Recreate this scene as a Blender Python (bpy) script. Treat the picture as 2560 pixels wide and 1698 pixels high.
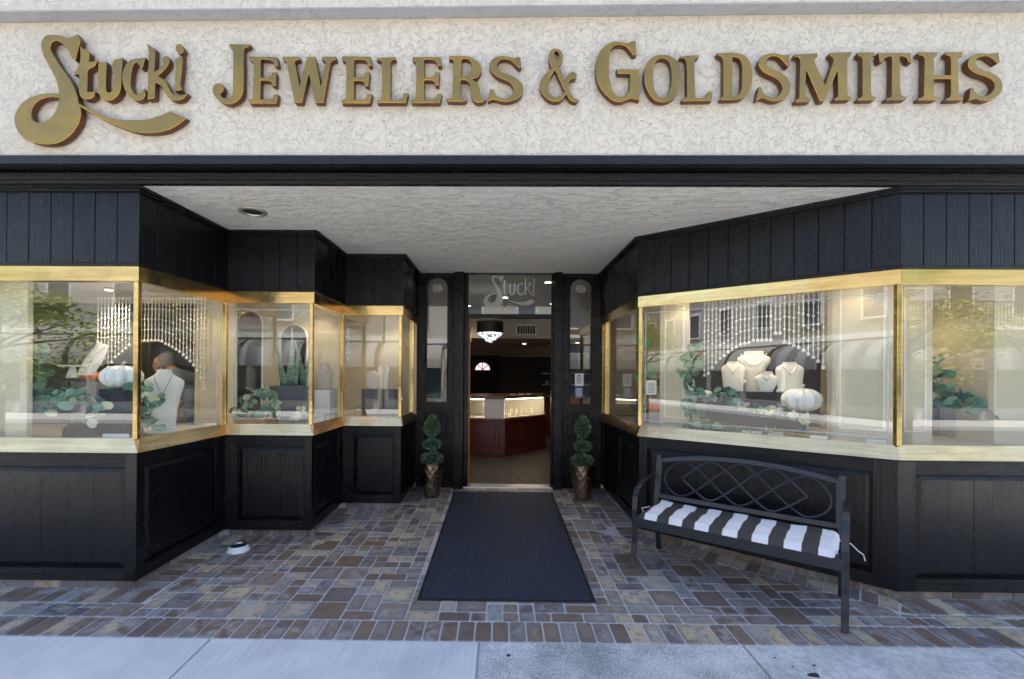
import bpy, bmesh, math, random
from mathutils import Vector, Matrix
random.seed(7)
for _o in list(bpy.data.objects): bpy.data.objects.remove(_o)
S = bpy.context.scene
R = math.radians
# ---------------------------------------------------------------- camera
YAW, PIT, ROLL = 0.0101, 0.00204, 0.00687
FPX, PPX, PPY = 1140.0, 1235.9, 935.0
CZ = 1.514
CM = Matrix.Rotation(YAW, 4, 'Z') @ Matrix.Rotation(math.pi/2+PIT, 4, 'X') @ Matrix.Rotation(ROLL, 4, 'Z')
cd = bpy.data.cameras.new('camera'); cam = bpy.data.objects.new('camera', cd)
S.collection.objects.link(cam); cam.matrix_world = Matrix.Translation((0,0,CZ)) @ CM
cd.sensor_width = 36; cd.lens = FPX/2560*36
cd.shift_x = (1280-PPX)/2560; cd.shift_y = (PPY-849)/2560
cd.clip_start = 0.05; cd.clip_end = 300
S.camera = cam
# ---------------------------------------------------------------- world, sun, exposure
w = bpy.data.worlds.new("World"); S.world = w; w.use_nodes = True
nt = w.node_tree; nt.nodes.clear()
sky = nt.nodes.new('ShaderNodeTexSky'); sky.sky_type = 'NISHITA'; sky.sun_disc = False
SUN_EL, SUN_AZ = R(68), R(20)        # azimuth clockwise from +Y: the sun stands behind the shop
sky.sun_elevation = SUN_EL; sky.sun_rotation = SUN_AZ
bg = nt.nodes.new('ShaderNodeBackground'); bg.inputs[1].default_value = 0.15
wo = nt.nodes.new('ShaderNodeOutputWorld')
nt.links.new(sky.outputs[0], bg.inputs[0]); nt.links.new(bg.outputs[0], wo.inputs[0])
sd = bpy.data.lights.new('sun', 'SUN'); sd.energy = 5.0; sd.angle = R(0.5); sd.color = (1.0, .92, .80)
sun = bpy.data.objects.new('sun', sd); S.collection.objects.link(sun)
sv = Vector((math.sin(SUN_AZ)*math.cos(SUN_EL), math.cos(SUN_AZ)*math.cos(SUN_EL), math.sin(SUN_EL)))
sun.rotation_euler = sv.to_track_quat('Z', 'Y').to_euler()
S.view_settings.view_transform = 'Standard'; S.view_settings.look = 'None'
S.view_settings.gamma = 1; S.view_settings.use_curve_mapping = False
S.view_settings.exposure = 1.78
S.cycles.max_bounces = 10; S.cycles.transparent_max_bounces = 16; S.cycles.diffuse_bounces = 5
S.cycles.glossy_bounces = 5; S.cycles.sample_clamp_indirect = 6
# ---------------------------------------------------------------- authoring helpers
def P(u, v, Y):
    """photo measurement (2560 px wide) on the vertical plane y = Y -> point"""
    a, b = u-PPX, v-PPY; c, s = math.cos(ROLL), math.sin(ROLL)
    d = Vector(((a*c+b*s)/FPX, -(-a*s+b*c)/FPX, 1))
    fw = Vector((-math.sin(YAW)*math.cos(PIT), math.cos(YAW)*math.cos(PIT), math.sin(PIT)))
    rt = Vector((math.cos(YAW), math.sin(YAW), 0)); up = rt.cross(fw)
    w = rt*d.x+up*d.y+fw
    return Vector((0,0,CZ)) + w*(Y/w.y)
FS = 0.0337
def floorz(y): return -0.105+FS*y
def FL(u, v):
    p = P(u, v, 1.0); d = p-Vector((0,0,CZ))
    t = (floorz(0)-CZ)/(d.z-FS*d.y)
    return Vector((0,0,CZ))+d*t
def link(o):
    S.collection.objects.link(o); return o
class MB:
    def __init__(s): s.v=[]; s.f=[]
    def hexa(s, p):      # p: 4 bottom (ccw from above), 4 top
        n=len(s.v); s.v += [tuple(q) for q in p]
        for f in ((3,2,1,0),(4,5,6,7),(0,1,5,4),(1,2,6,5),(2,3,7,6),(3,0,4,7)): s.f.append([n+i for i in f])
        return s
    def box(s, x0,y0,z0,x1,y1,z1):
        return s.hexa([(x0,y0,z0),(x1,y0,z0),(x1,y1,z0),(x0,y1,z0),(x0,y0,z1),(x1,y0,z1),(x1,y1,z1),(x0,y1,z1)])
    def quad(s, *p):
        n=len(s.v); s.v += [tuple(q) for q in p]; s.f.append(list(range(n,n+len(p)))); return s
    def lathe(s, prof, c=(0,0,0), n=20, cap=True, sx=1, sy=1, lobes=0, amp=0):
        b=len(s.v)
        for r,z in prof:
            for i in range(n):
                a=2*math.pi*i/n; k=1+(amp*(abs(math.sin(a*lobes/2))-.6) if lobes else 0)
                s.v.append((c[0]+r*k*sx*math.cos(a), c[1]+r*k*sy*math.sin(a), c[2]+z))
        for j in range(len(prof)-1):
            for i in range(n):
                a=b+j*n+i; d=b+j*n+(i+1)%n; s.f.append([a,d,d+n,a+n])
        if cap:
            s.f.append([b+i for i in reversed(range(n))]); s.f.append([b+(len(prof)-1)*n+i for i in range(n)])
        return s
    def tube(s, pts, r, n=8, cap=True, closed=False):
        pts=[Vector(p) for p in pts]; b=len(s.v); m=len(pts); up=None
        for j,p in enumerate(pts):
            if closed: t=pts[(j+1)%m]-pts[j-1]
            else: t=pts[min(j+1,m-1)]-pts[max(j-1,0)]
            t.normalize()
            if up is None:
                up=Vector((0,0,1)) if abs(t.z)<.9 else Vector((1,0,0))
            x=t.cross(up)
            if x.length<1e-4: x=t.cross(Vector((0,1,0)))
            x.normalize(); y=x.cross(t); up=y
            rr=r[j] if isinstance(r,(list,tuple)) else r
            for i in range(n):
                a=2*math.pi*i/n; s.v.append(tuple(p+x*rr*math.cos(a)+y*rr*math.sin(a)))
        for j in range(m if closed else m-1):
            for i in range(n):
                a=b+j*n+i; d=b+j*n+(i+1)%n; e=b+((j+1)%m)*n
                s.f.append([a,d,e+(i+1)%n,e+i])
        if cap and not closed:
            s.f.append([b+i for i in range(n)]); s.f.append([b+(m-1)*n+i for i in reversed(range(n))])
        return s
    def mesh(s, name, mat, smooth=False):
        me=bpy.data.meshes.new(name); me.from_pydata(s.v,[],s.f)
        bm=bmesh.new(); bm.from_mesh(me); bmesh.ops.recalc_face_normals(bm, faces=bm.faces); bm.to_mesh(me); bm.free()
        if mat:
            for m in (mat if isinstance(mat,(list,tuple)) else [mat]): me.materials.append(m)
        if smooth:
            me.polygons.foreach_set('use_smooth',[True]*len(me.polygons))
            if smooth!='all': me.set_sharp_from_angle(angle=R(38))
        me.update(); return me
    def build(s, name, mat, parent=None, smooth=False, bevel=0):
        o=link(bpy.data.objects.new(name, s.mesh(name,mat,smooth))); o.parent=parent
        if bevel:
            b=o.modifiers.new('bevel','BEVEL'); b.width=bevel; b.segments=2; b.limit_method='ANGLE'; b.angle_limit=R(40)
        return o
def tag(o, label=None, cat=None, group=None, kind=None):
    if label: o['label']=label
    if cat: o['category']=cat
    if group: o['group']=group
    if kind: o['kind']=kind
    return o
def empty(name, loc=(0,0,0), label=None, cat=None, group=None, kind=None, rz=0):
    o=link(bpy.data.objects.new(name,None)); o.location=loc; o.rotation_euler.z=rz; o.empty_display_size=.1
    return tag(o,label,cat,group,kind)
def inst(me, name, parent=None, loc=(0,0,0), rot=(0,0,0), sc=(1,1,1)):
    o=link(bpy.data.objects.new(name, me)); o.parent=parent; o.location=loc; o.rotation_euler=rot; o.scale=sc; return o
# ---------------------------------------------------------------- materials
def mat(name, col=(.5,.5,.5), rough=.5, metal=0, spec=.5, coat=0, emit=None, estr=0, trans=0):
    m=bpy.data.materials.new(name); m.use_nodes=True; b=m.node_tree.nodes['Principled BSDF']
    b.inputs['Base Color'].default_value=(*col,1); b.inputs['Roughness'].default_value=rough
    b.inputs['Metallic'].default_value=metal; b.inputs['Specular IOR Level'].default_value=spec
    b.inputs['Coat Weight'].default_value=coat; b.inputs['Transmission Weight'].default_value=trans
    if emit: b.inputs['Emission Color'].default_value=(*emit,1); b.inputs['Emission Strength'].default_value=estr
    return m
def N(m, t, **kw):
    n=m.node_tree.nodes.new('ShaderNode'+t)
    for k,v in kw.items():
        if k in n.inputs.keys() if isinstance(k,str) else False: n.inputs[k].default_value=v
        else: setattr(n,k,v)
    return n
def L(m,a,b): m.node_tree.links.new(a,b)
def coords(m, kind='Object', scale=(1,1,1), rnd=0):
    tc=N(m,'TexCoord'); mp=N(m,'Mapping'); mp.inputs['Scale'].default_value=scale
    if kind=='World':
        g=N(m,'NewGeometry'); src=g.outputs['Position']
    else: src=tc.outputs[kind]
    L(m,src,mp.inputs['Vector'])
    if rnd:
        oi=N(m,'ObjectInfo'); mu=N(m,'Math',operation='MULTIPLY'); mu.inputs[1].default_value=rnd
        L(m,oi.outputs['Random'],mu.inputs[0]); L(m,mu.outputs[0],mp.inputs['Location'])
    return mp.outputs[0]
def noise(m, vec, scale, detail=4, rough=.55, dist=0):
    n=N(m,'TexNoise'); n.inputs['Scale'].default_value=scale; n.inputs['Detail'].default_value=detail
    n.inputs['Roughness'].default_value=rough; n.inputs['Distortion'].default_value=dist; L(m,vec,n.inputs['Vector']); return n.outputs['Fac']
def ramp(m, fac, stops, interp='LINEAR'):
    r=N(m,'ValToRGB'); r.color_ramp.interpolation=interp; e=r.color_ramp.elements
    while len(e)<len(stops): e.new(.5)
    for i,(p,c) in enumerate(stops):
        e[i].position=p; e[i].color=(*c,1) if isinstance(c,(tuple,list)) else (c,c,c,1)
    L(m,fac,r.inputs[0]); return r.outputs[0]
def bump(m, h, strength=.3, dist=.01, prev=None):
    b=N(m,'Bump'); b.inputs['Strength'].default_value=strength; b.inputs['Distance'].default_value=dist
    L(m,h,b.inputs['Height'])
    if prev is not None: L(m,prev,b.inputs['Normal'])
    return b.outputs[0]
def mix(m, fac, a, b, mode='MIX'):
    n=N(m,'Mix',data_type='RGBA',blend_type=mode)
    for i,x in ((0,fac),(6,a),(7,b)):
        if hasattr(x,'is_linked') or hasattr(x,'links'): L(m,x,n.inputs[i])
        elif i==0: n.inputs[0].default_value=x
        else: n.inputs[i].default_value=(*x,1)
    return n.outputs[2]
def math_(m, op, a, b=0):
    n=N(m,'Math',operation=op)
    for i,x in ((0,a),(1,b)):
        if hasattr(x,'links'): L(m,x,n.inputs[i])
        else: n.inputs[i].default_value=x
    return n.outputs[0]
def B(m): return m.node_tree.nodes['Principled BSDF']
def setc(m,c): L(m,c,B(m).inputs['Base Color'])
def setr(m,c): L(m,c,B(m).inputs['Roughness'])
def setn(m,c): L(m,c,B(m).inputs['Normal'])

def stucco_mat(name, col, coarse=1.0, strength=.6, shade_amt=.55, stretch=(1,1,1)):
    m=mat(name,col,.85,spec=.2); v=coords(m,'World',stretch)
    a=noise(m,v,7*coarse,9,.66,.35); r1=ramp(m,a,[(.485,0),(.505,1)])         # trowelled plateaus with sharp edges
    b=noise(m,v,17*coarse,7,.68,.3); r2=ramp(m,b,[(.55,0),(.575,1)])
    c=noise(m,v,90*coarse,3,.6)
    h=math_(m,'ADD',math_(m,'MULTIPLY',r1,.6),math_(m,'ADD',math_(m,'MULTIPLY',r2,.35),math_(m,'MULTIPLY',c,.25)))
    setn(m,bump(m,h,strength,.012))
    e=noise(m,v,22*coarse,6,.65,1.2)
    shade_line=ramp(m,a,[(.484,1),(.492,0.0),(.502,1)])                            # relief shade painted into the colour along the plateau edges
    shade_line2=ramp(m,b,[(.548,1),(.558,.1),(.572,1)])
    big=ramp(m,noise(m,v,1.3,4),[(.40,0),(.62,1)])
    fac=math_(m,'MULTIPLY',math_(m,'SUBTRACT',1,math_(m,'MULTIPLY',shade_line,shade_line2)),math_(m,'ADD',math_(m,'MULTIPLY',big,1.1*shade_amt),.15*shade_amt))
    streak=ramp(m,noise(m,coords(m,'World',(9,9,.8)),1.5,4,.6),[(.55,0),(.75,1)])
    base=mix(m,math_(m,'MULTIPLY',streak,.5),mix(m,big,tuple(x*.95 for x in col),col),tuple(x*.84 for x in col))
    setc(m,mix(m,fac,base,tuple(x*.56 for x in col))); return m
M={}
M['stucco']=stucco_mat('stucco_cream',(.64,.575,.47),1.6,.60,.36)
M['stucco_shaded']=stucco_mat('stucco_shaded_band',(.40,.40,.41),1.0,.5,.3)  # shade under the projecting wall, put into a darker stucco colour
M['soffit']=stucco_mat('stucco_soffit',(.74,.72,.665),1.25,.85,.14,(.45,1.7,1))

def black_wood(name, axis='z', col=(.0025,.003,.004)):
    m=mat(name,col,.33,spec=.30); sc={'z':(34,34,1.6),'x':(1.6,34,34)}[axis]
    v=coords(m,'World',sc,rnd=30)
    a=noise(m,v,1.2,6,.65,1.6); g=ramp(m,a,[(.3,0),(.55,1),(.62,.4),(.8,1)])
    f=noise(m,v,6,3,.6)
    setn(m,bump(m,math_(m,'ADD',g,math_(m,'MULTIPLY',f,.5)),.45,.004))
    v2=coords(m,'World',(1,1,1)); d=noise(m,v2,2.2,5,.6)
    setr(m,ramp(m,d,[(.3,.17),(.7,.34)]))
    setc(m,mix(m,g,tuple(x*.75 for x in col),tuple(x*1.5 for x in col))); return m
M['wood']=black_wood('black_wood'); M['woodx']=black_wood('black_wood_rail','x')
M['beam']=black_wood('beam_wood','x',(.009,.009,.009))
def brass(name, col=(.72,.54,.235), rough=.15, wav=.08):
    m=mat(name,col,rough,1); v=coords(m,'World',(1,1,1)); v2=coords(m,'World',(1.6,1.6,26))
    a=noise(m,v,5,5,.6); b=noise(m,v2,1.5,4,.6,.5)
    setc(m,mix(m,ramp(m,math_(m,'ADD',math_(m,'MULTIPLY',a,.35),math_(m,'MULTIPLY',b,.65)),[(.36,0),(.62,1)]),tuple(x*.70 for x in col),tuple(min(1,x*1.06) for x in col)))
    setr(m,ramp(m,a,[(.3,rough*.7),(.7,rough*1.6)]))
    setn(m,bump(m,noise(m,v,7,2,.5),wav,.02)); return m
M['brass']=brass('brass'); M['sill']=brass('brass_sill',(.98,.63,.31),.17,.10)
M['gold']=brass('gold_paint',(.50,.27,.07),.24,.06)
gm_=M['gold']; setc(gm_,mix(gm_,ramp(gm_,noise(gm_,coords(gm_,'World'),3.2,4,.6,.6),[(.38,0),(.66,1)]),(.34,.20,.065),(.47,.25,.06)))
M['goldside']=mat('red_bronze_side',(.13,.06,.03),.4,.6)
def glass_mat():
    m=bpy.data.materials.new('window_glass'); m.use_nodes=True; nt=m.node_tree; nt.nodes.clear()
    out=N(m,'OutputMaterial'); tr=N(m,'BsdfTransparent'); tr.inputs[0].default_value=(.97,.985,.97,1)
    gl=N(m,'BsdfGlossy'); gl.inputs['Roughness'].default_value=0.0; gl.inputs[0].default_value=(1,1,1,1)
    lw=N(m,'LayerWeight'); lw.inputs[0].default_value=.5
    p=math_(m,'POWER',lw.outputs['Facing'],5); f=math_(m,'ADD',math_(m,'MULTIPLY',p,.88),.068)
    mx=N(m,'MixShader'); L(m,f,mx.inputs[0]); L(m,tr.outputs[0],mx.inputs[1]); L(m,gl.outputs[0],mx.inputs[2])
    L(m,mx.outputs[0],out.inputs[0]); return m
M['glass']=glass_mat()
def frost_mat():
    m=bpy.data.materials.new('etched_frost'); m.use_nodes=True; nt=m.node_tree; nt.nodes.clear()
    out=N(m,'OutputMaterial'); tr=N(m,'BsdfTransparent'); d=N(m,'BsdfDiffuse'); d.inputs[0].default_value=(.62,.66,.64,1)
    mx=N(m,'MixShader'); mx.inputs[0].default_value=.3; L(m,tr.outputs[0],mx.inputs[1]); L(m,d.outputs[0],mx.inputs[2]); L(m,mx.outputs[0],out.inputs[0]); return m
M['frost']=frost_mat()
M['beige']=mat('beige_panel',(.60,.52,.38),.6); setn(M['beige'],bump(M['beige'],noise(M['beige'],coords(M['beige'],'World',(60,60,4)),2,3),.1,.003))
M['white']=mat('white_enamel',(.78,.77,.74),.4)
M['velvet']=mat('cream_leatherette',(.80,.74,.64),.55)
M['paper']=mat('white_paper',(.8,.8,.8),.7)
M['blackc']=mat('black_cloth',(.012,.012,.014),.8)
M['greyc']=mat('charcoal_box',(.06,.06,.07),.7)
M['dark']=mat('dark_room_paint',(.03,.022,.016),.7)
M['tanwall']=mat('tan_wall',(.38,.30,.19),.8)
M['cherry']=mat('cherry_wood',(.13,.022,.018),.28); setn(M['cherry'],bump(M['cherry'],noise(M['cherry'],coords(M['cherry'],'World',(20,20,2)),2),.06,.004))
M['orangewood']=mat('varnished_door_edge',(.30,.10,.025),.35)
M['steel']=mat('brushed_steel',(.6,.6,.6),.3,1)
def tile_mat(name, rnd_obj=True):
    m=mat(name,(.2,.15,.1),.45,spec=.5); g=N(m,'NewGeometry')
    if rnd_obj: rv=N(m,'ObjectInfo').outputs['Random']
    else: rv=g.outputs['Random Per Island']
    cols=[(0,(.17,.11,.08)),(.16,(.19,.135,.10)),(.30,(.44,.35,.23)),(.40,(.22,.185,.165)),(.50,(.50,.41,.27)),(.58,(.15,.105,.085)),(.68,(.27,.245,.23)),(.78,(.14,.115,.115)),(.88,(.24,.18,.14))]
    c=ramp(m,rv,cols,'CONSTANT'); v=coords(m,'World',(1,1,1))
    n1=noise(m,v,11,6,.65,.6); n2=noise(m,v,45,4,.6)
    rv2=math_(m,'FRACT',math_(m,'MULTIPLY',rv,37.7))
    pale=mix(m,rv2,(.48,.42,.32),(.36,.35,.37))
    k=math_(m,'MULTIPLY',ramp(m,n1,[(.44,0),(.62,1)]),ramp(m,rv2,[(.25,.1),(.6,.85)]))
    c=mix(m,k,c,pale); k2=ramp(m,noise(m,v,19,5,.7),[(.52,0),(.68,.75)])
    c=mix(m,k2,c,(.09,.072,.062))
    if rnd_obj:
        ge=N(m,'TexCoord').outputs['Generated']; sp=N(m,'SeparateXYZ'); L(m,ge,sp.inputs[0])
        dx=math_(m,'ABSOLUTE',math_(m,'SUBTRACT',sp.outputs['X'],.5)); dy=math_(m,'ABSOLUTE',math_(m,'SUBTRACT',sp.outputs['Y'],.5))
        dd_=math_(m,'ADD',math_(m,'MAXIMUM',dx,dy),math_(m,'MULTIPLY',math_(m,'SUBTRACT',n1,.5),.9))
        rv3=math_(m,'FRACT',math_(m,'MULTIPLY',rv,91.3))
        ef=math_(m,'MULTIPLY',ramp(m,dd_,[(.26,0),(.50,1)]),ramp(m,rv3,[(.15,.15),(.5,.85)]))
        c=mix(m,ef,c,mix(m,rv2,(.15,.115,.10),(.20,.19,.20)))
    setc(m,c); setr(m,ramp(m,n2,[(.3,.27),(.7,.5)]))
    setn(m,bump(m,math_(m,'ADD',n1,math_(m,'MULTIPLY',n2,.3)),.25,.006)); return m
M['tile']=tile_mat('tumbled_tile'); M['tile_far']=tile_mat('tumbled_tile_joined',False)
M['grout']=mat('grout',(.46,.43,.43),.9); setn(M['grout'],bump(M['grout'],noise(M['grout'],coords(M['grout'],'World'),120,3),.4,.003))
def concrete(name, col, grain=260, contrast=.2, brush=False):
    m=mat(name,col,.8,spec=.3); v=coords(m,'World'); a=noise(m,v,3,5,.6); b=noise(m,v,grain,3,.7)
    vb=coords(m,'World',(140,3,1)); c=noise(m,vb,1,3)
    k=math_(m,'ADD',math_(m,'MULTIPLY',a,.5),math_(m,'MULTIPLY',c if brush else b,.5))
    setc(m,mix(m,ramp(m,k,[(.4,0),(.6,1)]),tuple(x*(1-contrast) for x in col),tuple(x*(1+contrast*.5) for x in col)))
    st=ramp(m,noise(m,v,1.7,6,.7,.5),[(.52,0),(.74,.55)]); cc_=B(m).inputs['Base Color'].links[0].from_socket
    setc(m,mix(m,st,cc_,tuple(x*.68 for x in col))); setn(m,bump(m,c if brush else b,.25,.003)); return m
M['conc_a']=concrete('concrete_brushed',(.60,.60,.60),200,.14,True)
M['conc_b']=concrete('concrete_exposed',(.50,.49,.48),85,.5)
M['conc_c']=concrete('concrete_worn',(.50,.50,.495),30,.3)
M['asphalt']=concrete('asphalt',(.16,.155,.145),150,.3)
def plain(name,col,rough=.6,**k):
    if name not in M: M[name]=mat(name,col,rough,**k)
    return M[name]

# ================================================================ THE SETTING
RZ=math.atan(FS)
# sidewalk: sloped slabs, joints between them
gnd=MB(); gnd.quad((-60,-60,-.42),(60,-60,-.42),(60,30,-.42),(-60,30,-.42)).build('ground',M['asphalt']); bpy.data.objects['ground']['kind']='structure'
def slope_box(mb,x0,y0,x1,y1,t=.06,dz=0):
    return mb.hexa([(x0,y0,floorz(y0)-t),(x1,y0,floorz(y0)-t),(x1,y1,floorz(y1)-t),(x0,y1,floorz(y1)-t),
                    (x0,y0,floorz(y0)+dz),(x1,y0,floorz(y0)+dz),(x1,y1,floorz(y1)+dz),(x0,y1,floorz(y1)+dz)])
pe=[FL(2,1590),FL(2558,1628)]; YE=2.62
s1,s2,s3=FL(526,1597),FL(1197,1608),FL(1857,1613)
sw=empty('sidewalk',(0,0,0),kind='structure')
g=.006
xs=[-26,-23,-20,-17,-14,-11,-8,-5.9,-4.2,-2.66+.12,s1.x+1.0] 
edges=[-20.0,-13.0,-8.0,s1.x-1.5,s1.x,s2.x,s3.x,s3.x+1.5,8.0,13.0,20.0]
mats=['conc_a','conc_c','conc_b','conc_a','conc_a','conc_b','conc_c','conc_c','conc_a','conc_c']
for i in range(len(edges)-1):
    for j,(y0,y1) in enumerate(((-2.6,-1.1),(-1.1,.6),(.6,YE))):
        b=MB(); slope_box(b,edges[i]+g,y0+g,edges[i+1]-g,y1-g,.07); b.build('concrete_slab',M[mats[i]],sw,bevel=.004)
b=MB(); slope_box(b,-20,-2.6,20,YE,.12,-.012).build('slab_bed',M['grout'],sw)
b=MB(); slope_box(b,-20,-2.8,20,-2.606,.2,.0).build('kerb',M['conc_a'],sw)
# gum and stain spots
def spot(u,v,r,sx=1,name='gum_spot',lab=''):
    p=FL(u,v); mb=MB(); n=11; pr=[]
    for i in range(n):
        a=2*math.pi*i/n; rr=r*random.uniform(.7,1.15); pr.append((p.x+rr*sx*math.cos(a),p.y+rr*math.sin(a),0))
    top=[(x,y,floorz(y)+.002) for x,y,_ in pr]; bot=[(x*1,y,floorz(y)-.004) for x,y,_ in pr]
    k=len(mb.v); mb.v+=bot+top; mb.f.append(list(range(n,2*n)))
    for i in range(n): mb.f.append([i,(i+1)%n,n+(i+1)%n,n+i])
    return tag(mb.build(name,plain('old_gum',(.02,.02,.022),.7)),lab,'stain','dark gum spots on the sidewalk')
spot(1271,1639,.013,1,'gum_spot','dark gum spot on the sidewalk in front of the mat')
spot(2035,1688,.018,1.9,'gum_spot','largest dark stain on the sidewalk by the right joint')
spot(2035,1664,.007,1.3,'gum_spot','small dark speck behind the largest stain on the sidewalk')
spot(1982,1667,.005,1.2,'gum_spot','small dark speck left of the largest stain on the sidewalk')
spot(1937,1645,.005,1.4,'gum_spot','small dark speck beside the right joint of the sidewalk')
# the street behind the camera lies on 'ground': a road with a centre line
rd=MB(); rd.box(-60,-10.6,-.41,60,-2.81,-.405); rd.build('road',M['asphalt'])['kind']='structure'
MB().box(-60,-6.75,-.405,60,-6.63,-.400).build('road_line',plain('road_yellow',(.6,.4,.05),.6))['kind']='structure'
MB().box(-60,-13.6,-.42,60,-10.6,-.27).build('far_sidewalk',M['conc_a'])['kind']='structure'
# paved floor
fl=empty('paved_floor',(0,0,0),kind='structure')
b=MB(); slope_box(b,-6,YE-.004,6,5.95,.1,-.0045); b.build('grout_bed',M['grout'],fl)

# ---- plan of the storefront
PL=[Vector(p) for p in ((-6.2,3.127),(-2.495,3.127),(-2.46,4.092),(-1.668,4.092),(-1.664,4.892),(-1.032,4.892),(-1.026,5.79))]
PR=[Vector(p) for p in ((1.273,5.79),(1.283,4.242),(2.709,3.106),(6.2,3.106))]
Z_SB,Z_GB,Z_BB,Z_BT,Z_PB,Z_CB,Z_C=.956,1.052,2.148,2.251,2.271,2.76,2.80
def normals(poly):
    n=[]
    for i in range(len(poly)-1):
        d=(poly[i+1]-poly[i]).normalized(); n.append(Vector((d.y,-d.x)))
    return n
def offset(poly,o):
    n=normals(poly); r=[]
    for i,p in enumerate(poly):
        if i==0: r.append(p+n[0]*o)
        elif i==len(poly)-1: r.append(p+n[-1]*o)
        else:
            a,c=n[i-1],n[i]; m=(a+c); m=m/(1+a.dot(c)); r.append(p+m*o)
    return r
def pt(poly,i,t,o):
    if t<=1e-6: return offset(poly,o)[i]
    if t>=1-1e-6: return offset(poly,o)[i+1]
    n=normals(poly)[i]; return poly[i].lerp(poly[i+1],t)+n*o
def piece(mb,poly,i,t0,t1,o0,o1,z0,z1,oo0=None,oo1=None):
    """block between offsets o0<o1 (bottom) / oo0<oo1 (top); z may be a function of y"""
    oo0=o0 if oo0 is None else oo0; oo1=o1 if oo1 is None else oo1
    f=lambda z,p: z(p.y) if callable(z) else z
    bo=[pt(poly,i,t0,o1),pt(poly,i,t1,o1),pt(poly,i,t1,o0),pt(poly,i,t0,o0)]
    to=[pt(poly,i,t0,oo1),pt(poly,i,t1,oo1),pt(poly,i,t1,oo0),pt(poly,i,t0,oo0)]
    mb.hexa([(p.x,p.y,f(z0,p)) for p in bo]+[(p.x,p.y,f(z1,p)) for p in to])
wbz=lambda y: floorz(y)+.0586
frz=lambda y: floorz(y)-.03
BR_MESH={}
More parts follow.
